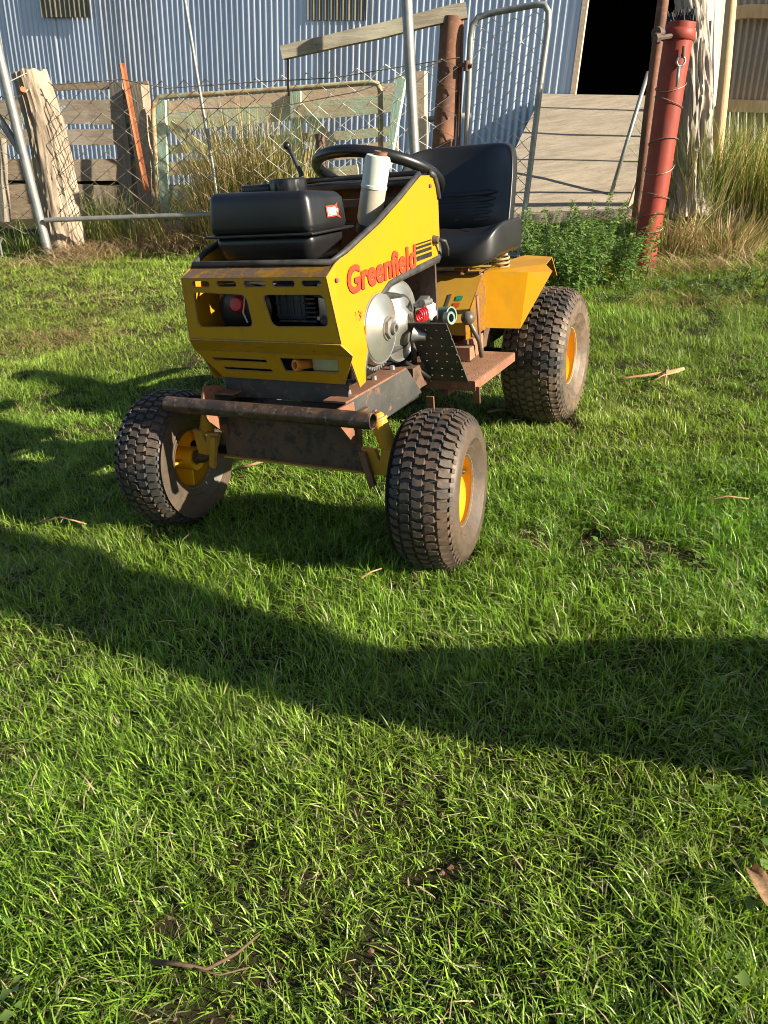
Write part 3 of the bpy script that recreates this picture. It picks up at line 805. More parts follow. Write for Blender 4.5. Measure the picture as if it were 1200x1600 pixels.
for i, (xc, yc, tilt) in enumerate(((1048, 135, .3), (1045, 160, -.25), (1036, 222, .2), (1030, 262, -.35), (1024, 305, .15), (1018, 338, -.2), (1014, 355, .25))):
    c_ = P(xc, yc, YR); axp = (pr_[-1] - pr_[0]).normalized()
    e1_ = axp.orthogonal().normalized(); e2_ = axp.cross(e1_)
    bm = bmesh.new(); tube(bm, [c_ + (e1_ * math.cos(a) + e2_ * math.sin(a)) * .087 + axp * (tilt * .12 * math.cos(a + i)) for a in np.linspace(0, 6.28, 20, endpoint=False)], .0028, 4, closed=True); part('wire_wrap', bm, M['wire_rust'], rp)
# hollow, wind-bleached post
hpst = rough_post('hollow_post', [P(1080, 335, 6.0), P(1082, 250, 6.0), P(1084, 160, 6.0), P(1082, 60, 6.0), P(1076, -40, 6.0)], [.14, .125, .125, .10, .085], M['gnarled'], 'bleached hollow tree-trunk post full of splits behind the red post', 'post', 3, 80, .18, .22, 70)
bm = bmesh.new(); tube(bm, [P(1115, 300, 6.3), P(1122, 220, 6.3), P(1134, 100, 6.3), P(1146, -40, 6.3)], [.045, .042, .04, .036], 12)
single('pale_pole', bm, M['pale_wood'], P(1115, 300, 6.3), True, 50, label='pale peeled wooden pole against the right-hand tin wall', cat='pole')
lw = wthing('lean_to_wall', 'patchwork tin wall of stained, white and pale green sheets on the right', 'wall', P(1160, 340, 6.9))
part('corrugated_sheet', corrugated(P(1098, 163, 6.6), P(1126, 163, 7.0), P(1142, -40, 7.05), P(1084, -40, 6.55), 4, seed=91), M['tin_white'], lw, True, label='bright white corrugated sheet')
part('corrugated_sheet', corrugated(P(1122, 170, 6.75), P(1262, 170, 6.45), P(1330, -60, 6.4), P(1150, -60, 6.8), 15, amp=.012, seed=92), M['tin_brown'], lw, True, label='stained brown-grey corrugated sheet')
part('corrugated_sheet', corrugated(P(1078, 370, 6.85), P(1260, 370, 6.6), P(1260, 168, 6.55), P(1088, 162, 6.85), 13, seed=93), M['tin_green'], lw, True, label='pale green corrugated sheet')
for (xa, ya, xb, yb) in ((1128, 165, 1260, 168), (1150, 20, 1280, 14)):
    bm = bmesh.new(); plank(bm, P(xa, ya, 6.68), P(xb, yb, 6.40), pxh(15, 6.5), pxh(15, 6.5), .05, None, .01, xa, 6); part('wall_rail', bm, M['pale_wood'], lw)

# ---------------------------------------------------------------- the ride-on mower (x forward, y to its left = photo right, z up)
PHI = R(28.48)
mower = thing('ride_on_mower', 'old yellow ride-on mower with black fuel tank and seat parked on the lawn', 'mower', (-.227, 1.9535, 0), math.atan2(-math.cos(PHI), -math.sin(PHI)))
V = Vector
# ---- hood: front of the hood (upper panel with openings, folded ledge, lower panel)
ZT, ZC, ZS, ZB = .712, .562, .530, .450
def lerp_tab(z, tab):
    for (z0, a0), (z1, a1) in zip(tab, tab[1:]):
        if (z0 - z) * (z - z1) >= -1e-9: return a0 + (a1 - a0) * (z - z0) / (z1 - z0)
    return tab[0][1] if abs(z - tab[0][0]) < abs(z - tab[-1][0]) else tab[-1][1]
fu = [(ZT, .090), (ZC, .078), (ZS, .050), (ZB, .012)]
def front(v, z): return V((lerp_tab(z, fu), v, z))
hw = [(ZT, .206), (ZC, .222), (ZS, .236), (ZB, .186)]
up_out = [(-.206, ZT), (-.222, ZC), (.222, ZC), (.206, ZT)]
slots = [rrect(a, b_, .691, .7045, .0065, 3) for a, b_ in ((-.176, -.123), (-.102, -.044), (-.022, .041), (.060, .121), (.140, .192))]
big = [rpoly([(-.180, .678), (-.186, .592), (-.017, .596), (-.022, .672)], .016), rpoly([(.026, .672), (.040, .598), (.196, .601), (.194, .673)], .016)]
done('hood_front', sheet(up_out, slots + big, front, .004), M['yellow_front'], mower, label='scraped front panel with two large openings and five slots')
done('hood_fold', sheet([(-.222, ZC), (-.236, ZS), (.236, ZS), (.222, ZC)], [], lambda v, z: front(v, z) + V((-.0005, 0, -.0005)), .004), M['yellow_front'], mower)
low_out = [(-.236, ZS), (-.186, ZB), (.186, ZB), (.236, ZS)]
lows = [rrect(-.192, -.020, .500, .509, .004, 2), rrect(-.168, -.016, .473, .482, .004, 2), rpoly([(.022, .516), (.024, .479), (.180, .482), (.190, .518)], .004, 2)]
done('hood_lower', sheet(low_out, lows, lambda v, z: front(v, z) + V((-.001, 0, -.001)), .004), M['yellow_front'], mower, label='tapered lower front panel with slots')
# ledge in front of the fuel tank
bm = bmesh.new()
q = [V((.0895, -.206, .7125)), V((.0895, .206, .7125)), V((.044, .200, .7335)), V((.044, -.200, .7335))]
vv = [bm.verts.new(p) for p in q]; bm.faces.new(vv)
bmesh.ops.solidify(bm, geom=bm.faces[:], thickness=.004)
done('hood_ledge', bm, M['yellow_worn'], mower, label='rust-stained ledge along the top of the front')
# ---- hood sides
top_edge = [(.090, .712), (.046, .735), (-.006, .752), (-.173, .800), (-.300, .846), (-.392, .883), (-.432, .898)]
arch = [(-.540, .672), (-.405, .664), (-.290, .657), (-.215, .650), (-.165, .628), (-.120, .597), (-.094, .560), (-.088, .525), (-.070, .498), (-.052, .468), (-.048, .440)]
side_out = top_edge + [(-.515, .896), (-.545, .868), (-.556, .835), (-.556, .690)] + arch + [(.008, .440), (.012, .450), (.050, .530), (.078, .562)]
for sgn in (1, -1):
    def f3(u, z, sgn=sgn):
        w = .206 + .016 * min(1, max(0, (ZT - z) / .15)) * (1 if u > 0 else max(0, 1 + u / .06))
        if z < ZS: w = min(w, .222)
        return V((u, sgn * (w + .0015), z))
    hs = done('hood_side', sheet(side_out, [], f3, .0035), M['yellow'], mower, label='sunlit yellow hood side with red lettering and cut-out over the belt pulleys' if sgn > 0 else None)
    if sgn > 0: hood_side = hs
    bm = bmesh.new(); tube(bm, [f3(u, z) + V((0, -.006 * sgn, 0)) for u, z in [(-.556, .715), (-.557, .695), (-.551, .681)] + arch], [.008, .011, .013, .013, .013, .012, .011, .010, .010, .009, .009, .009, .008, .008], 8)
    done('arch_trim', bm, M['trim'], mower, True)
    bm = bmesh.new(); tube(bm, [f3(u, z) + V((0, 0, .002)) for u, z in [(-.505, .900), (-.53, .892), (-.548, .866), (-.558, .832)]], .009, 8); done('corner_trim', bm, M['trim'], mower, True)
# rubber edging round the open top
ring = [V((.046, -.198, .738)), V((.046, .198, .738))] + [V((u, .207, z + .004)) for u, z in top_edge[2:]] + [V((-.440, .190, .905)), V((-.442, -.190, .905))] + [V((u, -.207, z + .004)) for u, z in top_edge[:1:-1]]
bm = bmesh.new(); tube(bm, ring, .0075, 8, closed=True); done('edge_trim', bm, M['trim'], mower, True)
# dash at the back of the hood
bm = bmesh.new(); box(bm, (-.485, 0, .888), (.10, .395, .016), Matrix.Rotation(R(6), 3, 'Y'), .004); done('dash_top', bm, M['trim'], mower, True, 40)
bm = bmesh.new(); box(bm, (-.535, 0, .66), (.010, .400, .44)); done('dash_panel', bm, M['rust_dark'], mower)
bm = bmesh.new(); box(bm, (-.30, 0, .79), (.012, .37, .012)); box(bm, (-.42, 0, .84), (.02, .39, .02)); done('cross_bar', bm, M['rust_dark'], mower)
# lettering
def text_mesh(txt, size, off, ext):
    cu = bpy.data.curves.new('letters', 'FONT')
    cu.body = txt; cu.size = size; cu.offset = off; cu.extrude = ext; cu.resolution_u = 4
    cu.space_character = 1.0
    o = bpy.data.objects.new('letters', cu); COL.objects.link(o)
    bpy.context.view_layer.update()
    me = bpy.data.meshes.new_from_object(o.evaluated_get(bpy.context.evaluated_depsgraph_get()))
    bpy.data.objects.remove(o); bpy.data.curves.remove(cu)
    return me
def place_text(me, origin, xdir, ydir, length, height, name, mat, parent):
    co = np.empty(len(me.vertices) * 3); me.vertices.foreach_get('co', co); co = co.reshape(-1, 3)
    lo, hi = co.min(0), co.max(0)
    x, y, n = V(xdir), V(ydir), V(xdir).cross(V(ydir)).normalized()
    for v in me.vertices:
        a, b_ = (v.co.x - lo[0]) / (hi[0] - lo[0]), (v.co.y - lo[1]) / (hi[1] - lo[1])
        v.co = V(origin) + x * a * length + y * b_ * height + n * (v.co.z + .0)
    return link(name, me, mat, parent)
yv = .2095
xd, yd = V((-.999, 0, .027)).normalized(), V((-.06, 0, .998)).normalized()
for dx, dz, dy, mt, nm in ((-.0026, -.0026, 0, 'red_shadow', 'lettering_shadow'), (0, 0, .0007, 'red_letter', 'lettering')):
    bmt = bmesh.new()
    for i, (ex, ez) in enumerate(((0, 0), (.0016, 0), (-.0016, 0), (0, .0016), (0, -.0016), (.0012, .0012), (-.0012, -.0012), (.0012, -.0012), (-.0012, .0012))):
        me = text_mesh('Greenfield', 1, .010, .0002)
        o = place_text(me, (.002 + dx + ex, yv + dy + i * .00004, .660 + dz + ez), xd, yd, .380, .060, nm, M[mt], None)
        bmt.from_mesh(me); bpy.data.objects.remove(o); bpy.data.meshes.remove(me)
    me = bpy.data.meshes.new(nm); bmt.to_mesh(me); bmt.free()
    link(nm, me, M[mt], hood_side)
for i, (z0, z1) in enumerate(((.726, .730), (.715, .722), (.702, .711), (.684, .697))):
    bm = bmesh.new(); v = [bm.verts.new(V((u, yv, z + (-.39 - u) * .02))) for u, z in ((-.390, z0), (-.492, z0), (-.492, z1), (-.390, z1))]; bm.faces.new(v); bmesh.ops.solidify(bm, geom=bm.faces[:], thickness=.0008); done('stripe', bm, M['black_sticker'], hood_side)
place_text(text_mesh('13', 1, .012, .0004), (-.022, .2115, .592), V((-1, 0, 0)), V((0, 0, 1)), .030, .024, 'number_sticker', M['red_faded'], hood_side)
bm = bmesh.new(); v = [bm.verts.new(V((u, .2115, z))) for u, z in ((-.060, .572), (-.074, .578), (-.078, .560), (-.068, .548), (-.060, .556))]; bm.faces.new(v); bmesh.ops.solidify(bm, geom=bm.faces[:], thickness=.0008); done('sticker_scrap', bm, M['red_faded'], hood_side)
# ignition key
bm = bmesh.new(); lathe(bm, [(0, .018), (.010, .016), (.014, 0), (.014, -.006)], (-.512, .2075, .727), (0, 1, 0), 14); done('key_switch', bm, M['knob'], mower, True, 40)
bm = bmesh.new(); tube(bm, [V((-.514, .225, .727)), V((-.528, .235, .722)), V((-.545, .236, .700)), V((-.553, .232, .680))], [.005, .006, .005, .004], 6); done('key_strap', bm, M['trim'], mower, True)

for sgn in (1, -1):
    for u_, z_ in ((.055, .70), (.045, .58), (-.50, .87), (-.53, .72), (-.008, .455)):
        bm = bmesh.new(); lathe(bm, [(0, .004), (.004, .0035), (.006, 0)], (u_, sgn * (.2105 if u_ < .03 else .2145), z_), (0, sgn, 0), 8); done('rivet', bm, M['rust'], mower, True)
# ---- fuel tank
def taper(zb, k):
    def f(p):
        return p
    return f
bm = bmesh.new(); vs_ = box(bm, (-.083, -.020, .842), (.185, .300, .094), None, .021, 4)
for v in vs_:
    t = (v.co.z - .795) / .094
    v.co.x = -.083 + (v.co.x + .083) * (1 - .05 * t); v.co.y = -.020 + (v.co.y + .02) * (1 - .06 * t)
    if v.co.z > .87: v.co.z += .004 * math.sin(v.co.y * 40) + .006 * (v.co.x + .083) / .09
tank = done('fuel_tank', bm, M['black_plastic'], mower, True, 50)
bm = bmesh.new(); vs_ = box(bm, (-.083, -.020, .762), (.175, .290, .072), None, .024, 4)
for v in vs_:
    t = (.798 - v.co.z) / .072
    v.co.x = -.083 + (v.co.x + .083) * (1 - .16 * t); v.co.y = -.020 + (v.co.y + .02) * (1 - .10 * t)
done('tank_lower', bm, M['black_plastic'], tank, True, 50)
bm = bmesh.new(); box(bm, (-.083, -.020, .7965), (.200, .314, .006), None, .0025, 2); done('tank_seam', bm, M['black_plastic'], tank, True, 40)
bm = bmesh.new()
rg = lathe(bm, [(0, .034), (.040, .033), (.0445, .029), (.0445, .004), (.042, 0)], (-.075, .026, .884), (0, 0, 1), 40)
for r_ in rg[2:4]:
    for i, v in enumerate(r_):
        if i % 4 == 0: v.co = V((-.075, .026, v.co.z)) + (v.co - V((-.075, .026, v.co.z))) * .93
done('tank_cap', bm, M['black_plastic'], tank, True, 40)
bm = bmesh.new(); vs_ = box(bm, (-.085, -.055, .897), (.07, .085, .022), None, .007, 3); done('tank_boss', bm, M['black_plastic'], tank, True, 40)
# small white and red decal on the tank
tx = lambda a, b_, o=0: V((-.071 - a, .1295 - (b_) * .10 + o, .826 + b_))
bm = bmesh.new(); v = [bm.verts.new(tx(a, b_)) for a, b_ in ((0, .0), (.044, 0), (.062, -.006), (.052, .004), (.060, .014), (.052, .020), (.056, .030), (.044, .025), (0, .025))]; bm.faces.new(v); bmesh.ops.triangulate(bm, faces=bm.faces[:]); bmesh.ops.solidify(bm, geom=bm.faces[:], thickness=.001); done('decal_back', bm, M['red_letter'], tank)
bm = bmesh.new()
for a0, a1, b0, b1 in ((.003, .041, .003, .021), (.045, .051, .009, .016)):
    v = [bm.verts.new(tx(a, b_, .0014)) for a, b_ in ((a0, b0), (a1, b0), (a1, b1), (a0, b1))]; bm.faces.new(v)
done('decal_face', bm, M['white_sticker'], tank)
bm = bmesh.new()
for a0, a1, b0, b1 in ((.007, .013, .012, .014), (.012, .014, .012, .018), (.018, .020, .009, .011), (.022, .030, .014, .016), (.032, .034, .009, .017), (.006, .016, .005, .007), (.024, .036, .005, .006)):
    v = [bm.verts.new(tx(a, b_, .0018)) for a, b_ in ((a0, b0), (a1, b0), (a1, b1), (a0, b1))]; bm.faces.new(v)
done('decal_print', bm, M['black_sticker'], tank)

# ---- exhaust silencer standing up inside the hood
ax = (V((-.30, .160, .960)) - V((-.30, .118, .798)))
o0 = V((-.30, .118, .798))
bm = bmesh.new(); lathe(bm, [(.016, -.012), (.028, -.008), (.0325, .006), (.0325, .082)], o0, ax, 26); sil = done('silencer', bm, M['silencer2'], mower, True, 50)
bm = bmesh.new(); lathe(bm, [(.0325, .082), (.034, .083), (.034, .090), (.0325, .091), (.033, .150), (.030, .159), (.022, .1615), (.016, .161)], o0, ax, 26); done('silencer_top', bm, M['silencer'], sil, True, 50)
rot_ax = ax.normalized()
bm = bmesh.new(); oo = o0 + V((.0, .006, 0)); lathe(bm, [(.016, .158), (.017, .169), (.013, .169), (.012, .13), (0, .13)], oo, ax, 20); done('outlet', bm, M['rust'], sil, True, 50)
bm = bmesh.new(); tube(bm, [o0 + V((0, -.004, -.005)), o0 + V((.0, -.016, -.05)), o0 + V((.01, -.03, -.11))], .021, 12); lathe(bm, [(.03, -.03), (.034, -.02), (.03, -.008)], o0, ax, 20); done('exhaust_pipe', bm, M['rust_dark'], sil, True, 50)

# ---- engine seen through the openings
bm = bmesh.new(); box(bm, (-.12, -.02, .60), (.20, .24, .22), None, .02, 2); eng = done('engine', bm, M['dark'], mower, True, 40)
bm = bmesh.new()
for k in range(9): box(bm, (-.02, .075, .60 + k * .0105), (.085, .105, .004))
done('cooling_fins', bm, M['frame'], eng)
bm = bmesh.new(); box(bm, (-.01, .155, .64), (.06, .045, .10), None, .008, 2); box(bm, (.0, .186, .625), (.05, .028, .05), None, .006, 2); done('cylinder_head', bm, M['alu'], eng, True, 40)
bm = bmesh.new(); lathe(bm, [(0, .05), (.05, .048), (.075, .03), (.082, 0)], (.0, -.075, .63), (1, .1, 0), 26); done('recoil_cover', bm, M['black_plastic'], eng, True, 40)
bm = bmesh.new(); lathe(bm, [(0, .022), (.016, .02), (.022, .004), (.022, 0)], (.045, -.075, .643), (1, .1, .15), 10); done('red_knob', bm, M['red'], eng, True, 40)
bm = bmesh.new(); box(bm, (.03, -.028, .62), (.03, .028, .055), None, .006, 2); box(bm, (.045, -.026, .607), (.012, .016, .016), None, .003, 1); box(bm, (.035, -.12, .64), (.02, .012, .05), None, .003); done('carburettor', bm, M['alu_dull'], eng, True, 40)
bm = bmesh.new(); tube(bm, [V((.05, -.05, .67)), V((.056, -.06, .625)), V((.05, -.055, .60))], .0025, 5); tube(bm, [V((.06, -.03, .675)), V((.06, -.0, .677)), V((.05, .02, .672))], .003, 5); done('throttle_cable', bm, M['wire'], eng)
bm = bmesh.new(); box(bm, (.012, .06, .645), (.03, .085, .085), None, .008, 2)
for k in range(4): box(bm, (.0285, .03 + k * .02, .645), (.003, .003, .075))
for k in range(3): box(bm, (.0285, .06, .615 + k * .028), (.003, .08, .003))
done('air_cleaner', bm, M['slate'], eng, True, 40)
bm = bmesh.new(); tube(bm, [V((.02, .11, .67)), V((.045, .13, .668)), V((.04, .165, .66)), V((.02, .19, .64))], .004, 6); tube(bm, [V((.03, -.15, .69)), V((.04, -.10, .688)), V((.03, -.04, .69)), V((.02, .03, .685))], .0035, 6); done('fuel_hose', bm, M['trim'], eng, True)
for (uu, vv, zz) in ((.028, .140, .67), (.028, .170, .675), (.028, .172, .612), (.028, .142, .61), (.03, -.13, .61), (.03, -.02, .667)):
    bm = bmesh.new(); lathe(bm, [(0, .008), (.005, .008), (.006, 0)], (uu, vv, zz), (1, 0, 0), 6); done('bolt', bm, M['alu'], eng)
bm = bmesh.new(); box(bm, (-.02, .145, .51), (.09, .09, .07), None, .01, 2); done('sump', bm, M['alu'], eng, True, 40)
bm = bmesh.new(); lathe(bm, [(.0, .0), (.012, 0), (.012, .03), (.0145, .034), (.0145, .05), (.009, .05), (.008, .035), (0, .034)], (.0, .085, .492), (.9, -.35, .1), 16); done('drain_plug', bm, M['orange'], eng, True, 40)

bm = bmesh.new(); box(bm, (-.045, -.01, .495), (.008, .36, .10)); done('added_dark_backing', bm, M['dark'], mower)  # dark plate added behind the lower slots so they show black
# ---- belt drive
def pulley(c, prof, name, mat, n=40):
    bm = bmesh.new(); lathe(bm, prof, c, (0, 1, 0), n); return done(name, bm, M[mat], mower, True, 35)
p1 = pulley((-.150, .215, .552), [(.085, -.045), (.094, -.045), (.094, -.012), (.091, -.006), (.088, -.010), (.085, -.004), (.030, .014), (.030, .018), (0, .018)], 'drive_pulley', 'alu')
bm = bmesh.new(); lathe(bm, [(.027, .014), (.027, .026), (.020, .028), (.0, .028)], (-.150, .215, .552), (0, 1, 0), 6); lathe(bm, [(.0145, .026), (.0145, .038), (.009, .038), (.008, .024), (0, .024)], (-.150, .215, .552), (0, 1, 0), 16); done('hub_nut', bm, M['alu_dull'], p1, True, 30)
pulley((-.150, .17, .552), [(.094, 0), (.088, -.02), (.06, -.03), (0, -.03)], 'pulley_back', 'alu_dull')
p2 = pulley((-.385, .150, .522), [(.040, -.05), (.112, -.012), (.115, -.006), (.112, 0), (.106, -.003), (.040, .016), (.026, .030), (0, .032)], 'driven_pulley', 'alu')
bm = bmesh.new(); lathe(bm, [(.0, .045), (.011, .045), (.014, .03), (.024, .008)], (-.375, .185, .492), (-.2, 1, -.25), 22); done('cam_cone', bm, M['alu_dull'], p2, True, 40)
bm = bmesh.new()
bp = [V((-.150 + .086 * math.cos(a), .165, .552 + .086 * math.sin(a))) for a in np.linspace(R(70), R(290), 24)] + [V((-.335 + .10 * math.cos(a), .150, .53 + .10 * math.sin(a))) for a in np.linspace(R(-100), R(100), 6)]
bp = [V((-.150 + .088 * math.cos(a), .166, .552 + .088 * math.sin(a))) for a in np.linspace(R(80), R(-80 + 0), 20)]
bp = bp[::-1] + [V((-.385 + .07 * math.cos(a), .150, .522 + .07 * math.sin(a))) for a in np.linspace(R(95), R(265), 18)]
tube(bm, bp, .009, 6, closed=True); done('drive_belt', bm, M['trim'], mower, True)
bm = bmesh.new()
for i in range(16):
    a = R(200 + i * 7)
    c = V((-.165 + .108 * math.cos(a), .178, .553 + .108 * math.sin(a)))
    box(bm, c, (.010, .020, .006), Matrix.Rotation(-a, 3, 'Y'))
tube(bm, [V((-.165 + .104 * math.cos(R(196 + i * 7.5)), .178, .553 + .104 * math.sin(R(196 + i * 7.5)))) for i in range(17)], .010, 8)
done('toothed_guard', bm, M['alu_dull'], mower)
bm = bmesh.new()
tube(bm, [V((-.375 - t * .0022, .212 + .011 * math.cos(t), .538 + .016 * math.sin(t))) for t in np.linspace(0, 6.28 * 3.6, 60)], .0036, 7); done('red_spring', bm, M['red'], mower, True)
bm = bmesh.new(); bmesh.ops.create_icosphere(bm, subdivisions=4, radius=.034)
for v in bm.verts: v.co = V((v.co.x * .95, v.co.y * .8, v.co.z * 1.0)) * (1 + .28 * mnoise.noise(v.co * 55) + .1 * mnoise.noise(v.co * 130)) + V((-.500, .180, .532))
done('foil_wrapped_pipe', bm, M['foil'], mower, True)
bm = bmesh.new(); lathe(bm, [(.022, -.05), (.027, -.05), (.027, .045), (.022, .045), (.021, -.03)], (-.600, .180, .498), (.25, .95, .1), 22); lathe(bm, [(.0, .01), (.019, .012), (.019, .03), (.012, .03)], (-.555, .21, .50), (.25, .95, .1), 18); done('filter_canister', bm, M['hose'], mower, True, 40)
bm = bmesh.new(); box(bm, (-.42, .205, .572), (.05, .03, .012), Matrix.Rotation(R(20), 3, 'Y'), .003); tube(bm, [V((-.395, .215, .572)), V((-.45, .215, .568))], .010, 10); done('clutch_arm', bm, M['alu_dull'], mower, True, 40)

# ---- frame, front plate, axle and bumper
for sgn in (1, -1):
    fo = sheet([(.046, .408), (-.305, .410), (-.395, .316), (-.16, .308), (.046, .322)], [], lambda u, z, g=sgn: V((u, g * .200, z)), .005)
    fr_ = done('frame_rail', fo, M['frame'], mower)
    bm = bmesh.new(); box(bm, (-.125, sgn * .170, .411), (.345, .064, .005), Matrix.Rotation(R(0), 3, 'Y')); done('rail_flange', bm, M['rust'], fr_)
    for u in (-.02, -.16, -.27):
        bm = bmesh.new(); lathe(bm, [(0, .012), (.007, .011), (.008, 0)], (u, sgn * .172, .413), (0, 0, 1), 6); done('bolt', bm, M['alu_dull'], fr_)
    bm = bmesh.new(); box(bm, (-.85, sgn * .16, .355), (.95, .05, .07)); done('rear_frame_rail', bm, M['rust_dark'], mower)
bm = bmesh.new(); box(bm, (.004, 0, .424), (.006, .375, .058)); done('front_plate', bm, M['frame'], mower)
bm = bmesh.new(); box(bm, (.010, 0, .296), (.008, .432, .150)); ap = done('axle_plate', bm, M['rust_dark'], mower, label='brown rusty plate across the front axle')
bm = bmesh.new(); box(bm, (.018, 0, .222), (.012, .440, .005)); done('yellow_edge', bm, M['yellow_worn'], ap)
bm = bmesh.new(); box(bm, (.0, 0, .373), (.09, .43, .005)); done('top_plate', bm, M['rust_dark'], ap)
bm = bmesh.new(); tube(bm, [V((-.06, -.40, .21)), V((-.06, .40, .21))], .016, 10); done('axle_tube', bm, M['dark'], mower, True)
bm = bmesh.new()
A, B = V((.1105, -.308, .393)), V((.1105, .308, .393))
ro_, ri_ = .0205, .0165
o_ = tube(bm, [A, A.lerp(B, .25), A.lerp(B, .5), A.lerp(B, .75), B], ro_, 20, cap=False)
i_ = tube(bm, [A, B], ri_, 20, cap=False)
for e in (0, -1):
    for k in range(20): bm.faces.new((o_[e][k], o_[e][(k + 1) % 20], i_[e][(k + 1) % 20], i_[e][k]))
done('bumper_bar', bm, M['pipe'], mower, True, 40)
for sgn in (1, -1):
    g_ = sheet([(.012, .405), (.088, .408), (.095, .372), (.030, .300), (.012, .290)] if sgn > 0 else [(.012, .424), (.080, .440), (.105, .385), (.085, .345), (.018, .285)], [[(.060 + .006 * math.cos(R(a)), .400 + .006 * math.sin(R(a)) + (.022 if sgn < 0 else -.01)) for a in range(0, 360, 60)]], lambda u, z, g=sgn: V((u, g * .205, z)), .006)
    done('bumper_bracket', g_, M['rust'], mower)
# kingpins, steering brackets
for sgn in (1, -1):
    bm = bmesh.new(); lathe(bm, [(0, .095), (.014, .095), (.019, .088), (.019, .083), (.025, .082), (.025, .076), (.0215, .075), (.0215, 0), (0, 0)], (.0, sgn * .288, .285), (0, -sgn * .36, 1), 16); kp = done('kingpin', bm, M['yellow_worn'], mower, True, 35)
    bm = bmesh.new(); lathe(bm, [(.0205, .096), (.006, .100), (.006, .104), (0, .104)], (.0, sgn * .288, .285), (0, -sgn * .36, 1), 6); done('kingpin_bolt', bm, M['rust'], kp)
    sh_ = [(.222, .292), (.262, .290), (.272, .262), (.282, .292), (.312, .296), (.305, .226), (.250, .222)]
    br_ = done('steering_bracket', sheet([(a * sgn, z) for a, z in sh_], [], lambda v, z: V((.030, v, z)), .012), M['yellow_worn'], mower)
    done('steering_arm', sheet([(sgn * a, z) for a, z in ((.222, .285), (.240, .285), (.262, .200), (.246, .190))], [], lambda v, z: V((.045, v, z)), .012), M['rust' if sgn > 0 else 'yellow_worn'], br_)
    bm = bmesh.new(); tube(bm, [V((.0, sgn * .275, .23)), V((.0, sgn * .32, .205)), V((0, sgn * .38, .1935))], [.018, .02, .016], 12); done('stub_axle', bm, M['rust_dark'], mower, True)

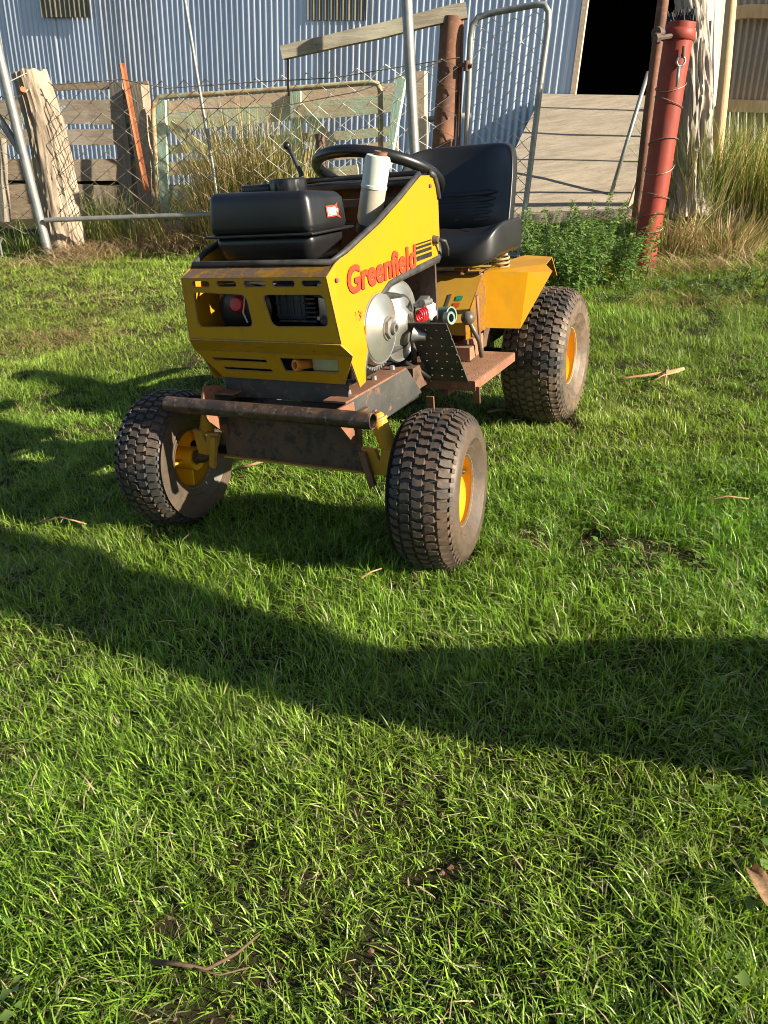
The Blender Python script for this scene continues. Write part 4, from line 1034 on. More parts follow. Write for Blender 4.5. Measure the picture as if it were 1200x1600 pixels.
# ---- wheels
def make_tyre(r, w, rim_r, cols, rows, lug_h, seed, mat, dust):
    Vt, Ft, Tt = [], [], []
    def add(vs_, fs_, t):
        o = len(Vt)
        Vt.extend(vs_); Tt.extend([t] * len(vs_) if not isinstance(t, list) else t)
        Ft.extend([tuple(o + i for i in f) for f in fs_])
    hwid = w / 2
    crown = lambda s_: r - lug_h - .030 * abs(s_ / hwid) ** 3.2
    prof = [(rim_r - .012, -hwid * .70), (rim_r + .004, -hwid * .80), (rim_r + .010, -hwid * .84), (rim_r + .013, -hwid * .86), (rim_r + .016, -hwid * .85), (rim_r + (r - rim_r) * .30, -hwid * .95), (rim_r + (r - rim_r) * .34, -hwid * .985), (rim_r + (r - rim_r) * .38, -hwid * .97), (rim_r + (r - rim_r) * .55, -hwid * 1.0), (rim_r + (r - rim_r) * .76, -hwid * .97)]
    prof += [(crown(s_), s_) for s_ in np.linspace(-hwid * .93, hwid * .93, 13)]
    prof += [(a, -b_) for a, b_ in prof[8::-1]]
    NS = 72
    vs_, ts = [], []
    for k in range(NS):
        a = 2 * math.pi * k / NS
        for (q, s_) in prof:
            vs_.append((q * math.cos(a), s_, q * math.sin(a)))
            side = 1.0 if abs(s_) > hwid * .955 or q < r * .8 else 0.0
            ts.append(dust * side)
    m = len(prof)
    fs_ = [(k * m + i, ((k + 1) % NS) * m + i, ((k + 1) % NS) * m + i + 1, k * m + i + 1) for k in range(NS) for i in range(m - 1)]
    add(vs_, fs_, ts)
    rd = random.Random(seed)
    da = 2 * math.pi / rows
    cw = 2 * hwid * .86 / cols
    for c_ in range(cols):
        s0 = -hwid * .86 + cw * (c_ + .5)
        for k in range(rows):
            a0 = da * (k + (.5 if c_ % 2 else 0) + rd.uniform(-.03, .03))
            hh = da * .36 * rd.uniform(.88, 1.05)
            ww = cw * .44 * rd.uniform(.9, 1.05)
            bend = (1 if c_ % 2 else -1) * da * .16
            ol = [(-ww, -hh), (-ww * .1, -hh + bend), (ww, -hh + bend * .5), (ww, hh + bend * .5), (ww * .1, hh + bend), (-ww, hh)]
            lo_, hi_ = [], []
            for (ds, dang) in ol:
                s_, a = s0 + ds, a0 + dang
                q = crown(s_) - .003
                lo_.append((q * math.cos(a), s_, q * math.sin(a)))
                s2, a2 = s0 + ds * .88, a0 + dang * .82
                q2 = crown(s2) + lug_h * rd.uniform(.72, 1.0)
                hi_.append((q2 * math.cos(a2), s2, q2 * math.sin(a2)))
            add(lo_ + hi_, [tuple(range(6, 12))] + [(i, (i + 1) % 6, 6 + (i + 1) % 6, 6 + i) for i in range(6)], 0.0)
    for sd in (-1, 1):                                   # shoulder blocks
        for k in range(rows):
            a0 = da * (k + .5)
            lo_, hi_ = [], []
            for (ds, dang) in ((.86, -.3), (.985, -.3), (.985, .3), (.86, .3)):
                s_, a = sd * hwid * ds, a0 + dang * da
                q = crown(s_) - .004 - (.012 if ds > .9 else 0)
                lo_.append((q * math.cos(a), s_ * .985, q * math.sin(a)))
                q2 = q + lug_h * 1.05
                a2 = a0 + dang * da * .85
                hi_.append((q2 * math.cos(a2), s_, q2 * math.sin(a2)))
            add(lo_ + hi_, [(4, 5, 6, 7)] + [(i, (i + 1) % 4, 4 + (i + 1) % 4, 4 + i) for i in range(4)], .25 * dust)
    me = bpy.data.meshes.new('tyre')
    me.from_pydata(Vt, [], Ft)
    at = me.color_attributes.new('tint', 'FLOAT_COLOR', 'POINT')
    at.data.foreach_set('color', np.repeat(np.array(Tt, np.float32), 4))
    bm = bmesh.new(); bm.from_mesh(me); bmesh.ops.recalc_face_normals(bm, faces=bm.faces[:]); bm.to_mesh(me); bm.free()
    me.polygons.foreach_set('use_smooth', [True] * len(me.polygons)); me.set_sharp_from_angle(angle=R(32))
    me.materials.append(mat)
    return me
def make_rim(r, w, out):
    bm = bmesh.new()
    hw_ = w / 2 * .74
    lathe(bm, [(r * .94, -hw_), (r + .008, -hw_ - .004), (r + .010, -hw_ + .002), (r, -hw_ + .012), (r * .93, -hw_ * .5), (r * .93, hw_ * .5), (r, hw_ - .012), (r + .010, hw_ - .002), (r + .008, hw_ + .004), (r * .94, hw_), (r * .88, hw_ * .4), (r * .80, out), (r * .40, out + .004), (0, out + .004), (r * .40, out - .008), (r * .82, out - .004), (r * .88, -hw_ * .3), (r * .94, -hw_)], (0, 0, 0), (0, 1, 0), 40)
    return bm
tf_me = make_tyre(.1985, .168, .094, 5, 50, .0090, 3, M['tyre_front'], .75)
tr_me = make_tyre(.2480, .225, .108, 7, 50, .0095, 4, M['tyre_rear'], .9)
def wheel(u, v, r, w, rim_r, steer, tme, front_):
    sgn = 1 if v > 0 else -1
    bm = make_rim(rim_r, w, .018 if front_ else .03)
    o = done('wheel', bm, M['rim'], mower, True, 40)
    o.location = (u, v, r)
    o.rotation_euler = (0, random.random() * 6, R(steer) + (0 if sgn > 0 else math.pi))
    link('tyre', tme, None, o)
    bm = bmesh.new(); lathe(bm, [(.026, -.075), (.034, -.075), (.034, .020), (.026, .026), (0, .026)], (0, 0, 0), (0, 1, 0), 20)
    lathe(bm, [(.026, -.075), (.018, -.074), (.017, -.04), (0, -.04)], (0, 0, 0), (0, 1, 0), 20)
    for k in range(4):
        a = k * math.pi / 2
        box(bm, (.055 * math.cos(a), -.028, .055 * math.sin(a)), (.055, .05, .006), Matrix.Rotation(-a, 3, 'Y'))
    done('hub', bm, M['rim'], o, True, 35)
    if front_:
        bm = bmesh.new(); tube(bm, [V((.068, .018, .03)), V((.070, .045, .031))], .005, 6); done('valve', bm, M['trim'], o, True)
    return o
wheel(0, .42, .1935, .168, .094, 7.0, tf_me, True)
wheel(0, -.42, .1935, .168, .094, 4.5, tf_me, True)
wheel(-1.21, .346, .2431, .225, .108, 0, tr_me, False)
wheel(-1.21, -.346, .2431, .225, .108, 0, tr_me, False)
bm = bmesh.new(); tube(bm, [V((-1.21, -.36, .243)), V((-1.21, .36, .243))], .022, 12); box(bm, (-1.18, 0, .30), (.26, .22, .20), None, .02, 2); done('rear_axle', bm, M['dark'], mower, True, 40)

# ---- steering wheel, lever
c0 = V((-.61, -.004, .905))
sx = V((-.37, 0, .93)).normalized(); sx = Matrix.Rotation(R(-4), 3, 'X') @ sx       # axis of the wheel
e1, e2 = V((0, 1, 0)), None
e1 = (e1 - sx * e1.dot(sx)).normalized(); e2 = sx.cross(e1)
bm = bmesh.new()
pts = [c0 + (e1 * math.cos(a) + e2 * math.sin(a)) * .184 for a in np.linspace(0, 2 * math.pi, 96, endpoint=False)]
rg = tube(bm, pts, .0165, 12, closed=True)
for i, r_ in enumerate(rg):
    a = 2 * math.pi * i / 96
    for v in r_:
        d = v.co - pts[i]
        inner = -(d.dot((pts[i] - c0).normalized())) / .0155
        if inner > .2: v.co += (pts[i] - c0).normalized() * .0035 * (1 + math.cos(a * 44)) * inner * .5
stw = done('steering_wheel', bm, M['black_plastic'], mower, True)
for a in (200, 340, 90):
    d = e1 * math.cos(R(a)) + e2 * math.sin(R(a))
    bm = bmesh.new(); tube(bm, [c0 - sx * .045 + d * .02, c0 - sx * .04 + d * .10, c0 - sx * .012 + d * .165, c0 + d * .180], [.016, .014, .014, .013], 10, flat=.6); done('spoke', bm, M['black_plastic'], stw, True)
bm = bmesh.new(); lathe(bm, [(0, .0), (.034, -.002), (.042, -.02), (.038, -.065), (0, -.065)], c0 - sx * .008, sx, 24); done('wheel_hub', bm, M['black_plastic'], stw, True, 40)
bm = bmesh.new(); tube(bm, [c0 - sx * .06, c0 - sx * .45], .014, 10); done('steering_column', bm, M['rust_dark'], mower, True)
bm = bmesh.new(); tube(bm, [V((-.50, -.205, .895)), V((-.515, -.212, .925)), V((-.525, -.238, .97)), V((-.535, -.262, 1.000))], [.008, .0075, .0065, .006], 8); lv = done('throttle_lever', bm, M['trim'], mower, True)
bm = bmesh.new(); bmesh.ops.create_icosphere(bm, subdivisions=3, radius=.0115, matrix=Matrix.Translation((-.537, -.266, 1.004))); done('lever_knob', bm, M['black_plastic'], lv, True)
bm = bmesh.new(); vs_ = box(bm, (-.495, -.185, .898), (.03, .09, .012), Matrix.Rotation(R(12), 3, 'X'), .003); done('lever_bracket', bm, M['black_plastic'], lv, True, 40)

# ---- seat
YS = .072
def back_def(p):
    q = p.copy()
    t = (p.y / .205)
    q.x += .055 * t * t * t * t + .030 * t * t                      # wings curl forward
    z = p.z / .17
    q.x += -.06 * z                                                  # leans back
    if p.x > 0 and z < .12: q.x += .012 * math.cos(z * 40) * (1 - abs(t) ** 6) * min(1, (0.12 - z) * 5)
    q.y *= 1 - .06 * max(0, z) ** 2
    return q
bm = bmesh.new(); squad(bm, (-1.10, YS, .795), (.045, .208, .180), .28, .40, 72, 64, back_def); sb_ = done('seat_back', bm, M['vinyl'], mower, True, label='black vinyl seat back with moulded ribs')
for k in range(5):
    zr = .738 + k * .0200
    bm = bmesh.new(); pr2 = []
    for t in np.linspace(-.74, .74, 15):
        pr2.append(V((-1.10 + .041 + .055 * t ** 4 + .030 * t * t - .06 * (zr - .795) / .17, YS + .208 * t, zr + .012 * t * t)))
    tube(bm, pr2, [.004, .010] + [.0135] * 11 + [.010, .004], 8); done('rib', bm, M['vinyl'], sb_, True)
def cush_def(p):
    q = p.copy()
    t = p.y / .20
    if p.z > 0: q.z += .035 * abs(t) ** 5 - .018 * (1 - t * t)
    fr_ = p.x / .175
    q.z += -.028 * max(0, fr_) ** 3
    if p.z > 0 and fr_ < .3: q.z += .004 * math.cos(fr_ * 20) * (1 - t ** 4)
    return q
bm = bmesh.new(); squad(bm, (-.945, YS + .022, .682), (.185, .200, .050), .42, .38, 80, 36, cush_def); done('seat_cushion', bm, M['vinyl'], mower, True, label='black vinyl seat cushion')
bm = bmesh.new(); box(bm, (-.97, YS + .01, .628), (.20, .24, .02), None, .004); box(bm, (-.90, YS + .06, .610), (.03, .03, .05)); tube(bm, [V((-.86, YS + .08, .585)), V((-.86, YS + .08, .635))], .009, 8); box(bm, (-.86, YS + .08, .615), (.012, .05, .04)); done('seat_bracket', bm, M['rust'], mower)
for (u, v) in ((-1.02, YS + .16), (-1.02, YS - .12)):
    bm = bmesh.new(); tube(bm, [V((u + .028 * math.cos(t), v + .028 * math.sin(t), .585 + t * .0022)) for t in np.linspace(0, 6.28 * 3.2, 64)], .0042, 6); done('seat_spring', bm, M['pipe_paint'], mower, True)

# ---- console between the fenders, fenders
bm = bmesh.new()
prof = [(-.870, .582), (-.715, .455), (-.715, .415), (-.725, .415), (-.880, .570)]
rows_ = [[bm.verts.new(V((u, v, z))) for u, z in prof] for v in (-.205, .218)]
m = len(prof)
for i in range(m): bm.faces.new((rows_[0][i], rows_[0][(i + 1) % m], rows_[1][(i + 1) % m], rows_[1][i]))
for r_ in rows_: bm.faces.new(r_)
con = done('console', bm, M['yellow_dust'], mower, label='dusty yellow sloping panel in front of the seat')
bm = bmesh.new(); box(bm, (-.868, .0, .588), (.016, .43, .012), None, .003); done('console_lip', bm, M['rust_dark'], con)
bm = bmesh.new(); box(bm, (-.985, .0, .580), (.235, .42, .006)); done('seat_deck', bm, M['yellow_dust'], con)
cn = V((.62, 0, .78)).normalized()
def on_con(u, v, h=0): return V((u, v, .455 + (u + .715) * (.127 / -.155))) + cn * h
for nm, v0, u0, w_, h_, mt in (('slot_plate', .132, -.785, .010, .052, 'alu'), ('green_sticker', .168, -.792, .022, .020, 'green_plastic'), ('red_sticker', .166, -.770, .022, .020, 'red_faded')):
    bm = bmesh.new(); ax_ = V((-.155, 0, .127)).normalized()
    c_ = on_con(u0, v0, .002)
    v = [bm.verts.new(c_ + V((0, 1, 0)) * a * w_ / 2 + ax_ * b_ * h_ / 2) for a, b_ in ((-1, -1), (1, -1), (1, 1), (-1, 1))]; bm.faces.new(v); bmesh.ops.solidify(bm, geom=bm.faces[:], thickness=.0015); done(nm, bm, M[mt], con)
for sgn in (1, -1):
    fend = [
        V((-.905, .214, .588)), V((-.965, .345, .575)), V((-.955, .322, .392)), V((-.890, .184, .405)),       # front face
        V((-1.10, .196, .590)), V((-1.08, .372, .586)),
        V((-1.42, .196, .578)), V((-1.42, .300, .570)), V((-1.50, .196, .490)), V((-1.50, .300, .490)),
        V((-1.02, .412, .571))]
    fend = [V((p.x, p.y * sgn, p.z)) for p in fend]
    bm = bmesh.new(); v = [bm.verts.new(p) for p in fend]
    for f in ((0, 1, 2, 3), (0, 4, 5, 1), (4, 6, 7, 5), (6, 8, 9, 7), (1, 5, 10), (1, 10, 2), (0, 3, 4)): bm.faces.new([v[i] for i in f])
    bmesh.ops.recalc_face_normals(bm, faces=bm.faces[:]); bmesh.ops.solidify(bm, geom=bm.faces[:], thickness=.004)
    done('fender', bm, M['yellow_dust' if sgn < 0 else 'yellow'], mower, label='angular yellow rear fender' if sgn > 0 else None)
# side of the console
bm = bmesh.new(); v = [bm.verts.new(p) for p in (V((-.872, .2185, .583)), V((-.712, .2185, .455)), V((-.712, .2185, .400)), V((-.93, .2185, .400)), V((-.93, .2185, .583)))]; bm.faces.new(v); bmesh.ops.solidify(bm, geom=bm.faces[:], thickness=.003); done('console_side', bm, M['yellow'], con)
bm = bmesh.new(); box(bm, (-1.02, 0, .44), (.30, .34, .26)); done('rear_housing', bm, M['dark'], mower)
# gear lever
bm = bmesh.new(); tube(bm, [V((-.735, .262, .345)), V((-.715, .262, .40)), V((-.66, .252, .470))], [.008, .0075, .007], 8); gl = done('gear_lever', bm, M['knob'], mower, True)
bm = bmesh.new(); bmesh.ops.create_uvsphere(bm, u_segments=20, v_segments=14, radius=.0215, matrix=Matrix.Translation((-.653, .250, .483))); done('lever_ball', bm, M['knob'], gl, True)
bm = bmesh.new(); tube(bm, [V((-.77, .245, .36)), V((-.755, .246, .48)), V((-.745, .247, .535))], .0085, 8, flat=.5); done('lift_lever', bm, M['rust'], mower, True)
bm = bmesh.new(); box(bm, (-.76, .235, .375), (.10, .012, .06)); box(bm, (-.70, .21, .365), (.05, .07, .04)); done('lever_bracket', bm, M['foot'], mower)
# foot rests
hexh = lambda cx, cy, r_: [(cx + r_ * math.cos(R(a)), cy + r_ * .8 * math.sin(R(a))) for a in range(0, 360, 60)]
for sgn in (1, -1):
    def fp(a, b_, g=sgn): return V((-.498 + .128 * b_ / .225, g * (.178 + a), .328 + .196 * b_ / .225))
    holes = [hexh(.02 + .032 * i + (.008 if j % 2 else 0), .02 + .030 * j, .0042) for i in range(4) for j in range(7) if .02 + .032 * i < .118]
    done('foot_rest', sheet([(0, 0), (.130, 0), (.120, .225), (.0, .225)], holes, fp, .004), M['frame'], mower, label='black perforated sloping foot rest' if sgn > 0 else None)
    holes = [hexh(.03 + .030 * i + (.012 if j % 2 else 0), .02 + .031 * j, .0042) for i in range(11) for j in range(5)]
    fb = done('foot_board', sheet([(0, 0), (.385, 0), (.375, .165), (0, .165)], holes, lambda a, b_, g=sgn: V((-.500 - a, g * (.160 + b_), .328)), .004), M['foot'], mower, label='rusty perforated foot board' if sgn > 0 else None)
    bm = bmesh.new(); box(bm, (-.69, sgn * .325, .313), (.38, .005, .028)); box(bm, (-.503, sgn * .245, .312), (.005, .16, .030)); done('board_lip', bm, M['rust'], fb)
    for tc_, ts_ in (((-.505, sgn * .330, .285), (.006, .020, .05)), ((-.42, sgn * .215, .275), (.006, .024, .045))):
        bm = bmesh.new(); box(bm, tc_, ts_); done('hanger_tab', bm, M['rust'], fb)
    bm = bmesh.new(); box(bm, (-.66, sgn * .22, .29), (.30, .03, .03)); done('board_support', bm, M['rust_dark'], mower)
bm = bmesh.new(); box(bm, (-.55, 0, .30), (.55, .30, .06), None, .01); done('cutter_deck_link', bm, M['dark'], mower, True, 40)
bm = bmesh.new(); tube(bm, [V((-.43, .165, .50)), V((-.43, .165, .36))], .009, 8); tube(bm, [V((-.40, .150, .40)), V((-.46, .20, .345))], .008, 8); done('pedal_rod', bm, M['dark'], mower, True)

# ---------------------------------------------------------------- lawn
MO = np.array([-.227, 1.9535]); Fv = np.array([-math.sin(PHI), -math.cos(PHI)]); Lv = np.array([math.cos(PHI), -math.sin(PHI)])
def wheel_gap(x, y):
    """0 where a tyre stands, 1 elsewhere"""
    u = (x - MO[0]) * Fv[0] + (y - MO[1]) * Fv[1]
    v = (x - MO[0]) * Lv[0] + (y - MO[1]) * Lv[1]
    g = np.ones_like(x)
    for wu, wv, ru, rv in ((0, .42, .075, .085), (0, -.42, .075, .085), (-1.21, .346, .09, .11), (-1.21, -.346, .09, .11)):
        g = np.where((abs(u - wu) < ru) & (abs(v - wv) < rv), 0, g)
    return g
def bare(x, y):
    """1 on worn, earthy spots"""
    a = vnoise(x * 5.5 + 40, y * 5.5 + 7) * .55 + vnoise(x * 15 + 3, y * 15 + 50) * .45
    return smooth(.71, .83, a)
def lush(x, y): return vnoise(x * 1.3 + 20, y * 1.3 + 30) * .6 + vnoise(x * 5 + 60, y * 5 + 11) * .4
def blades(px_, py_, length, width, lean, azim, tint, segs, droop=1.0, z0=None):
    """ribbon blades, bent over towards azim; segs levels below the tip"""
    n = len(px_)
    lv = np.linspace(0, 1, segs + 1)[:-1]
    V_, wsc = [], [.8, 1.0, .95, .75][:segs]
    bx, by = np.cos(azim), np.sin(azim)
    tw = azim + math.pi / 2 + rng.normal(0, .5, n)
    sx_, sy_ = np.cos(tw), np.sin(tw)
    zb = gz(px_, py_) - .004 if z0 is None else z0
    def at(t):
        h = length * (t * (1 - .35 * lean * droop * t))
        o = length * lean * (t ** 1.7)
        return px_ + bx * o, py_ + by * o, zb + np.maximum(h, 0.002)
    for i, t in enumerate(lv):
        x, y, z = at(t)
        w = width * wsc[i] / 2
        V_.append(np.stack([x - sx_ * w, y - sy_ * w, z], 1)); V_.append(np.stack([x + sx_ * w, y + sy_ * w, z], 1))
    x, y, z = at(1.0)
    V_.append(np.stack([x, y, z], 1))
    k = 2 * segs + 1
    Vv = np.stack(V_, 1).reshape(-1, 3)
    base = (np.arange(n) * k)[:, None]
    f = []
    for i in range(segs - 1):
        a, b_, c_, d = 2 * i, 2 * i + 1, 2 * i + 3, 2 * i + 2
        f += [[a, b_, c_], [a, c_, d]]
    f += [[2 * segs - 2, 2 * segs - 1, 2 * segs]]
    F_ = (base[:, :, None] + np.array(f)[None]).reshape(-1, 3)
    C_ = np.repeat(tint, k, axis=0)
    return Vv, F_, C_
def join(parts):
    Vs, Fs, Cs, o = [], [], [], 0
    for v, f, c_ in parts:
        Vs.append(v); Fs.append(f + o); Cs.append(c_); o += len(v)
    return np.concatenate(Vs), np.concatenate(Fs), np.concatenate(Cs)
def scatter(y0, y1, dens, xm=.30, k=.60):
    """random spots on the lawn in the strip y0..y1, wide enough for the view and a step to either side"""
    wmax = k * y1 + xm
    n = int(dens * (y1 - y0) * 2 * wmax)
    x, y = rng.uniform(-wmax, wmax, n), rng.uniform(y0, y1, n)
    ok = abs(x) < k * y + xm
    return x[ok], y[ok]
lawn = []
for y0, y1, dens, segs, wmul in ((.40, 1.3, 82000, 3, 1.0), (1.3, 2.2, 60000, 2, 1.0), (2.2, 3.4, 40000, 2, 1.1), (3.4, 5.2, 26000, 1, 1.6), (5.2, 7.6, 12500, 1, 2.3)):
    x, y = scatter(y0, y1, dens)
    # tufts: pull each blade towards the nearest of many tuft centres
    cell = .030
    jx, jy = np.floor(x / cell), np.floor(y / cell)
    cx = (jx + .5 + 1.8 * (vnoise(jx * 1.7 + .3, jy * 2.3) - .5)) * cell
    cyy = (jy + .5 + 1.8 * (vnoise(jx * 2.9, jy * 1.3 + .7) - .5)) * cell
    pull = .30 * vnoise(x * 8 + 31, y * 8 + 5)
    x, y = x * (1 - pull) + cx * pull, y * (1 - pull) + cyy * pull
    bz = bare(x, y)
    keep = (rng.random(len(x)) > bz * .75) & (wheel_gap(x, y) > .5)
    x, y, bz = x[keep], y[keep], bz[keep]
    n = len(x)
    lu = lush(x, y)
    tuft = vnoise(x / cell * .5 + 100, y / cell * .5)
    tall = rng.random(n) < .34                            # long blades coloured bright over short ones darkened for shaded gaps
    L_ = np.where(tall, (.020 + .028 * lu) * rng.uniform(.5, 1.55, n), (.010 + .020 * lu) * rng.uniform(.5, 1.4, n)) * (.75 + .5 * tuft) * (1 - .3 * bz)
    L_ = L_ * (1.15 if y1 > 3.4 else 1)
    wd = np.where(tall, rng.uniform(.0010, .0025, n), rng.uniform(.0009, .0020, n)) * wmul
    flow = vnoise(x * 2.2 + 70, y * 2.2) * 12 + vnoise(x * 14, y * 14 + 9) * 7
    az = flow * .4 + rng.normal(0, 1.7, n)
    ln = np.where(tall, np.clip(rng.normal(.75, .45, n), .03, 1.9), np.clip(rng.normal(.8, .35, n), .05, 1.5))
    g = rng.random((n, 1)) ** 1.3
    yel = np.clip(vnoise(x * 1.1 + 200, y * 1.1)[:, None] * 1.1 - .12 + .3 * rng.random((n, 1)) + .45 * smooth(3.2, 5.5, y)[:, None], 0, 1.3)
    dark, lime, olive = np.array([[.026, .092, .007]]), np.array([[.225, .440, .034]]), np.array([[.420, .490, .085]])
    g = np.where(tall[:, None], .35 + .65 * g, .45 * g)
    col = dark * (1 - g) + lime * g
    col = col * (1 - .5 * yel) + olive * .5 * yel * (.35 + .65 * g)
    dry = rng.random(n) < (.065 + .20 * bz + .05 * smooth(4.2, 5.5, y) + .06 * (vnoise(x * .9, y * .9 + 33) > .62))
    col = np.where(dry[:, None], np.array([[.55, .47, .27]]) * rng.uniform(.45, 1.1, (n, 1)), col * (1 + .35 * smooth(3.2, 5.2, y))[:, None])  # far blades lightened, sunlit brightness put into their colour
    ln = np.where(dry, np.clip(ln + .35, 0, 1.5), ln)
    col = col * rng.uniform(.75, 1.25, (n, 1)) * (.72 + .56 * (.5 * vnoise(x * 3.3 + 15, y * 3.3 + 80) + .5 * vnoise(x * 10 + 5, y * 10 + 61)))[:, None]
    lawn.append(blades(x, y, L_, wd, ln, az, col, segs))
# clover and flat weed leaves between the blades
def leaf_quads(x, y, z, size, az, tilt, tint, asp=.62):
    """small pointed leaves, folded along the middle"""
    n = len(x)
    dx, dy = np.cos(az), np.sin(az)
    ex, ey = -dy, dx
    ct, st = np.cos(tilt), np.sin(tilt)
    def pt(a, b_, h): return np.stack([x + size * (a * dx * ct + b_ * ex), y + size * (a * dy * ct + b_ * ey), z + size * (a * st + h)], 1)
    Vv = np.stack([pt(0, 0, 0), pt(.45, -asp / 2, .10), pt(.5, 0, 0), pt(.45, asp / 2, .10), pt(1, 0, -.05)], 1).reshape(-1, 3)
    base = (np.arange(n) * 5)[:, None, None]
    F_ = (base + np.array([[0, 1, 2], [0, 2, 3], [1, 4, 2], [2, 4, 3]])[None]).reshape(-1, 3)
    return Vv, F_, np.repeat(tint, 5, axis=0)
x, y = scatter(.45, 6.5, 900)
wsel = vnoise(x * 1.6 + 300, y * 1.6) + .35 * smooth(.1, 1.2, x / np.maximum(y, .5) * 1.5)
keep = (wsel > .78) & (wheel_gap(x, y) > .5)
x, y = x[keep], y[keep]; n = len(x)
g = rng.random((n, 1))
lawn.append(leaf_quads(x, y, gz(x, y) + rng.uniform(.008, .03, n), rng.uniform(.010, .022, n), rng.uniform(0, 6.28, n), rng.uniform(-.2, .7, n), np.array([[.085, .17, .03]]) * (1 - g) + np.array([[.17, .25, .06]]) * g, .8))
Vv, F_, C_ = join(lawn)
tri_mesh('grass', Vv, F_, M['grass'], C_, label='short green lawn grass with clover covering the paddock', cat='grass', kind='stuff')

# dry stems and clippings lying in the lawn
def lying(cx, cy_, n, sx_, sy_, lmin, lmax, cols, up=.03, wd=.0022):
    x, y = rng.normal(cx, sx_, n), rng.normal(cy_, sy_, n)
    return blades(x, y, rng.uniform(lmin, lmax, n) * .35, np.full(n, wd) * rng.uniform(.7, 1.4, n), rng.uniform(1.6, 2.8, n), rng.uniform(0, 6.28, n), np.array([cols]) * rng.uniform(.55, 1.15, (n, 1)), 3, .35, gz(x, y) + rng.uniform(0, up, n))
straw = []
x, y = scatter(.45, 6.2, 110)
n = len(x)
straw.append(blades(x, y, rng.uniform(.006, .020, n) * (1 + .2 * y), rng.uniform(.001, .0024, n) * (1 + y * .12), rng.uniform(1.4, 2.6, n), rng.uniform(0, 6.28, n), np.array([[.46, .37, .20]]) * rng.uniform(.5, 1.1, (n, 1)), 3, .4, gz(x, y) + rng.uniform(.012, .035, n)))
for pxx, pyy, n, sx_, sy_ in ((45, 540, 260, .16, .12), (130, 528, 260, .16, .10), (70, 475, 130, .28, .14), (150, 490, 120, .22, .2), (100, 440, 90, .2, .2), (1110, 480, 300, .3, .1), (1040, 470, 200, .2, .08)):
    g0 = G(pxx, pyy)
    straw.append(lying(g0.x, g0.y, n, sx_, sy_, .07, .16, (.40, .26, .14), .03, .003))
for pxx, pyy, n, sx_, sy_, up in ((135, 405, 700, .18, .10, .09), (300, 396, 800, .20, .14, .16), (215, 392, 450, .25, .12, .06), (1090, 425, 500, .35, .12, .06), (60, 420, 300, .3, .1, .04)):
    g0 = G(pxx, pyy)
    straw.append(lying(g0.x, g0.y, n, sx_, sy_, .12, .34, (.46, .34, .19), up, .0042))
Vv, F_, C_ = join(straw)
tri_mesh('straw', Vv, F_, M['straw'], C_, label='dry tan straw lying in the grass and banked along the fence', cat='straw', kind='stuff')

# earth clods in the bare spots
bm = bmesh.new()
x, y = scatter(.5, 3.0, 2600)
b_ = bare(x, y)
sel = np.where((b_ > .35) & (rng.random(len(x)) < .5))[0][:900]
for i in sel:
    r_ = random.uniform(.0015, .0055)
    res = bmesh.ops.create_icosphere(bm, subdivisions=1, radius=r_)
    o_ = V((float(x[i]), float(y[i]), float(gz(x[i], y[i])) + r_ * .3))
    for v in res['verts']: v.co = V((v.co.x * 1.2, v.co.y, v.co.z * .8)) * (1 + .5 * mnoise.noise(v.co * 300 + o_ * 50)) + o_
mt = patchy('crumbly_earth', (.15, .075, .042), (.09, .048, .03), (.2, .115, .07), scale=30, rough=.95, bumps=.4, scale3=120)
done('soil_clods', bm, mt, None, label='crumbs of brown earth in the worn spots of the lawn', cat='soil', kind='stuff')

# sticks lying about
def stick(pts_px, r, mat, label, name='twig', fork=None, up=.03):
    bm = bmesh.new()
    pts = [G(x_, y_, up + h) for x_, y_, h in pts_px]
    tube(bm, pts, [r * (1 - .5 * i / (len(pts) - 1)) for i in range(len(pts))], 6)
    if fork:
        for fk in fork: tube(bm, [G(x_, y_, up + h) for x_, y_, h in fk], [r * .6] + [r * .35] * (len(fk) - 1), 5)
    single(name, bm, mat, pts[0], True, label=label, cat='twig')
tan = timber('tan_bark', (.50, .30, .16), (.36, .20, .10), (.58, .40, .24), 'x', 3)
brn = timber('brown_bark', (.16, .10, .065), (.10, .06, .04), (.22, .15, .10), 'x', 3)
stick([(1067, 594, .02), (1050, 596, .015), (1010, 597, 0), (985, 600, 0), (964, 604, 0)], .008, tan, 'orange-tan dry frond lying on the lawn right of the rear wheel', fork=[[(1060, 598, .02), (1035, 601, .01), (1020, 606, 0)], [(1040, 596, .02), (1038, 612, .0)]])
stick([(245, 1528, 0), (290, 1538, .008), (330, 1543, .004), (375, 1520, .006), (412, 1492, .01)], .0032, brn, 'thin dark twig in the grass at the bottom of the picture', fork=[[(310, 1542, .005), (350, 1552, .004), (395, 1536, .0)]])
stick([(372, 745, 0), (405, 741, .01), (440, 732, .015), (456, 729, .01)], .006, tan, 'reddish-tan bark strip on the lawn under the front axle')
stick([(70, 830, 0), (100, 826, .01), (138, 833, .0)], .004, tan, 'short pale stem left of the front wheel in the sun')
stick([(565, 921, 0), (582, 915, .008), (598, 908, .005)], .003, tan, 'short orange stem on the lawn below the mower')
stick([(762, 655, 0), (785, 655, .01), (802, 656, 0)], .005, tan, 'pale stick lying beside the rear tyre')
stick([(1105, 797, 0), (1135, 796, .01), (1168, 795, 0)], .003, tan, 'thin straw stalk at the right edge of the lawn')
stick([(10, 880 - 240, 0), (30, 650, .03), (38, 662, .01)], .005, brn, 'grey twig standing in the shadow at the left edge')
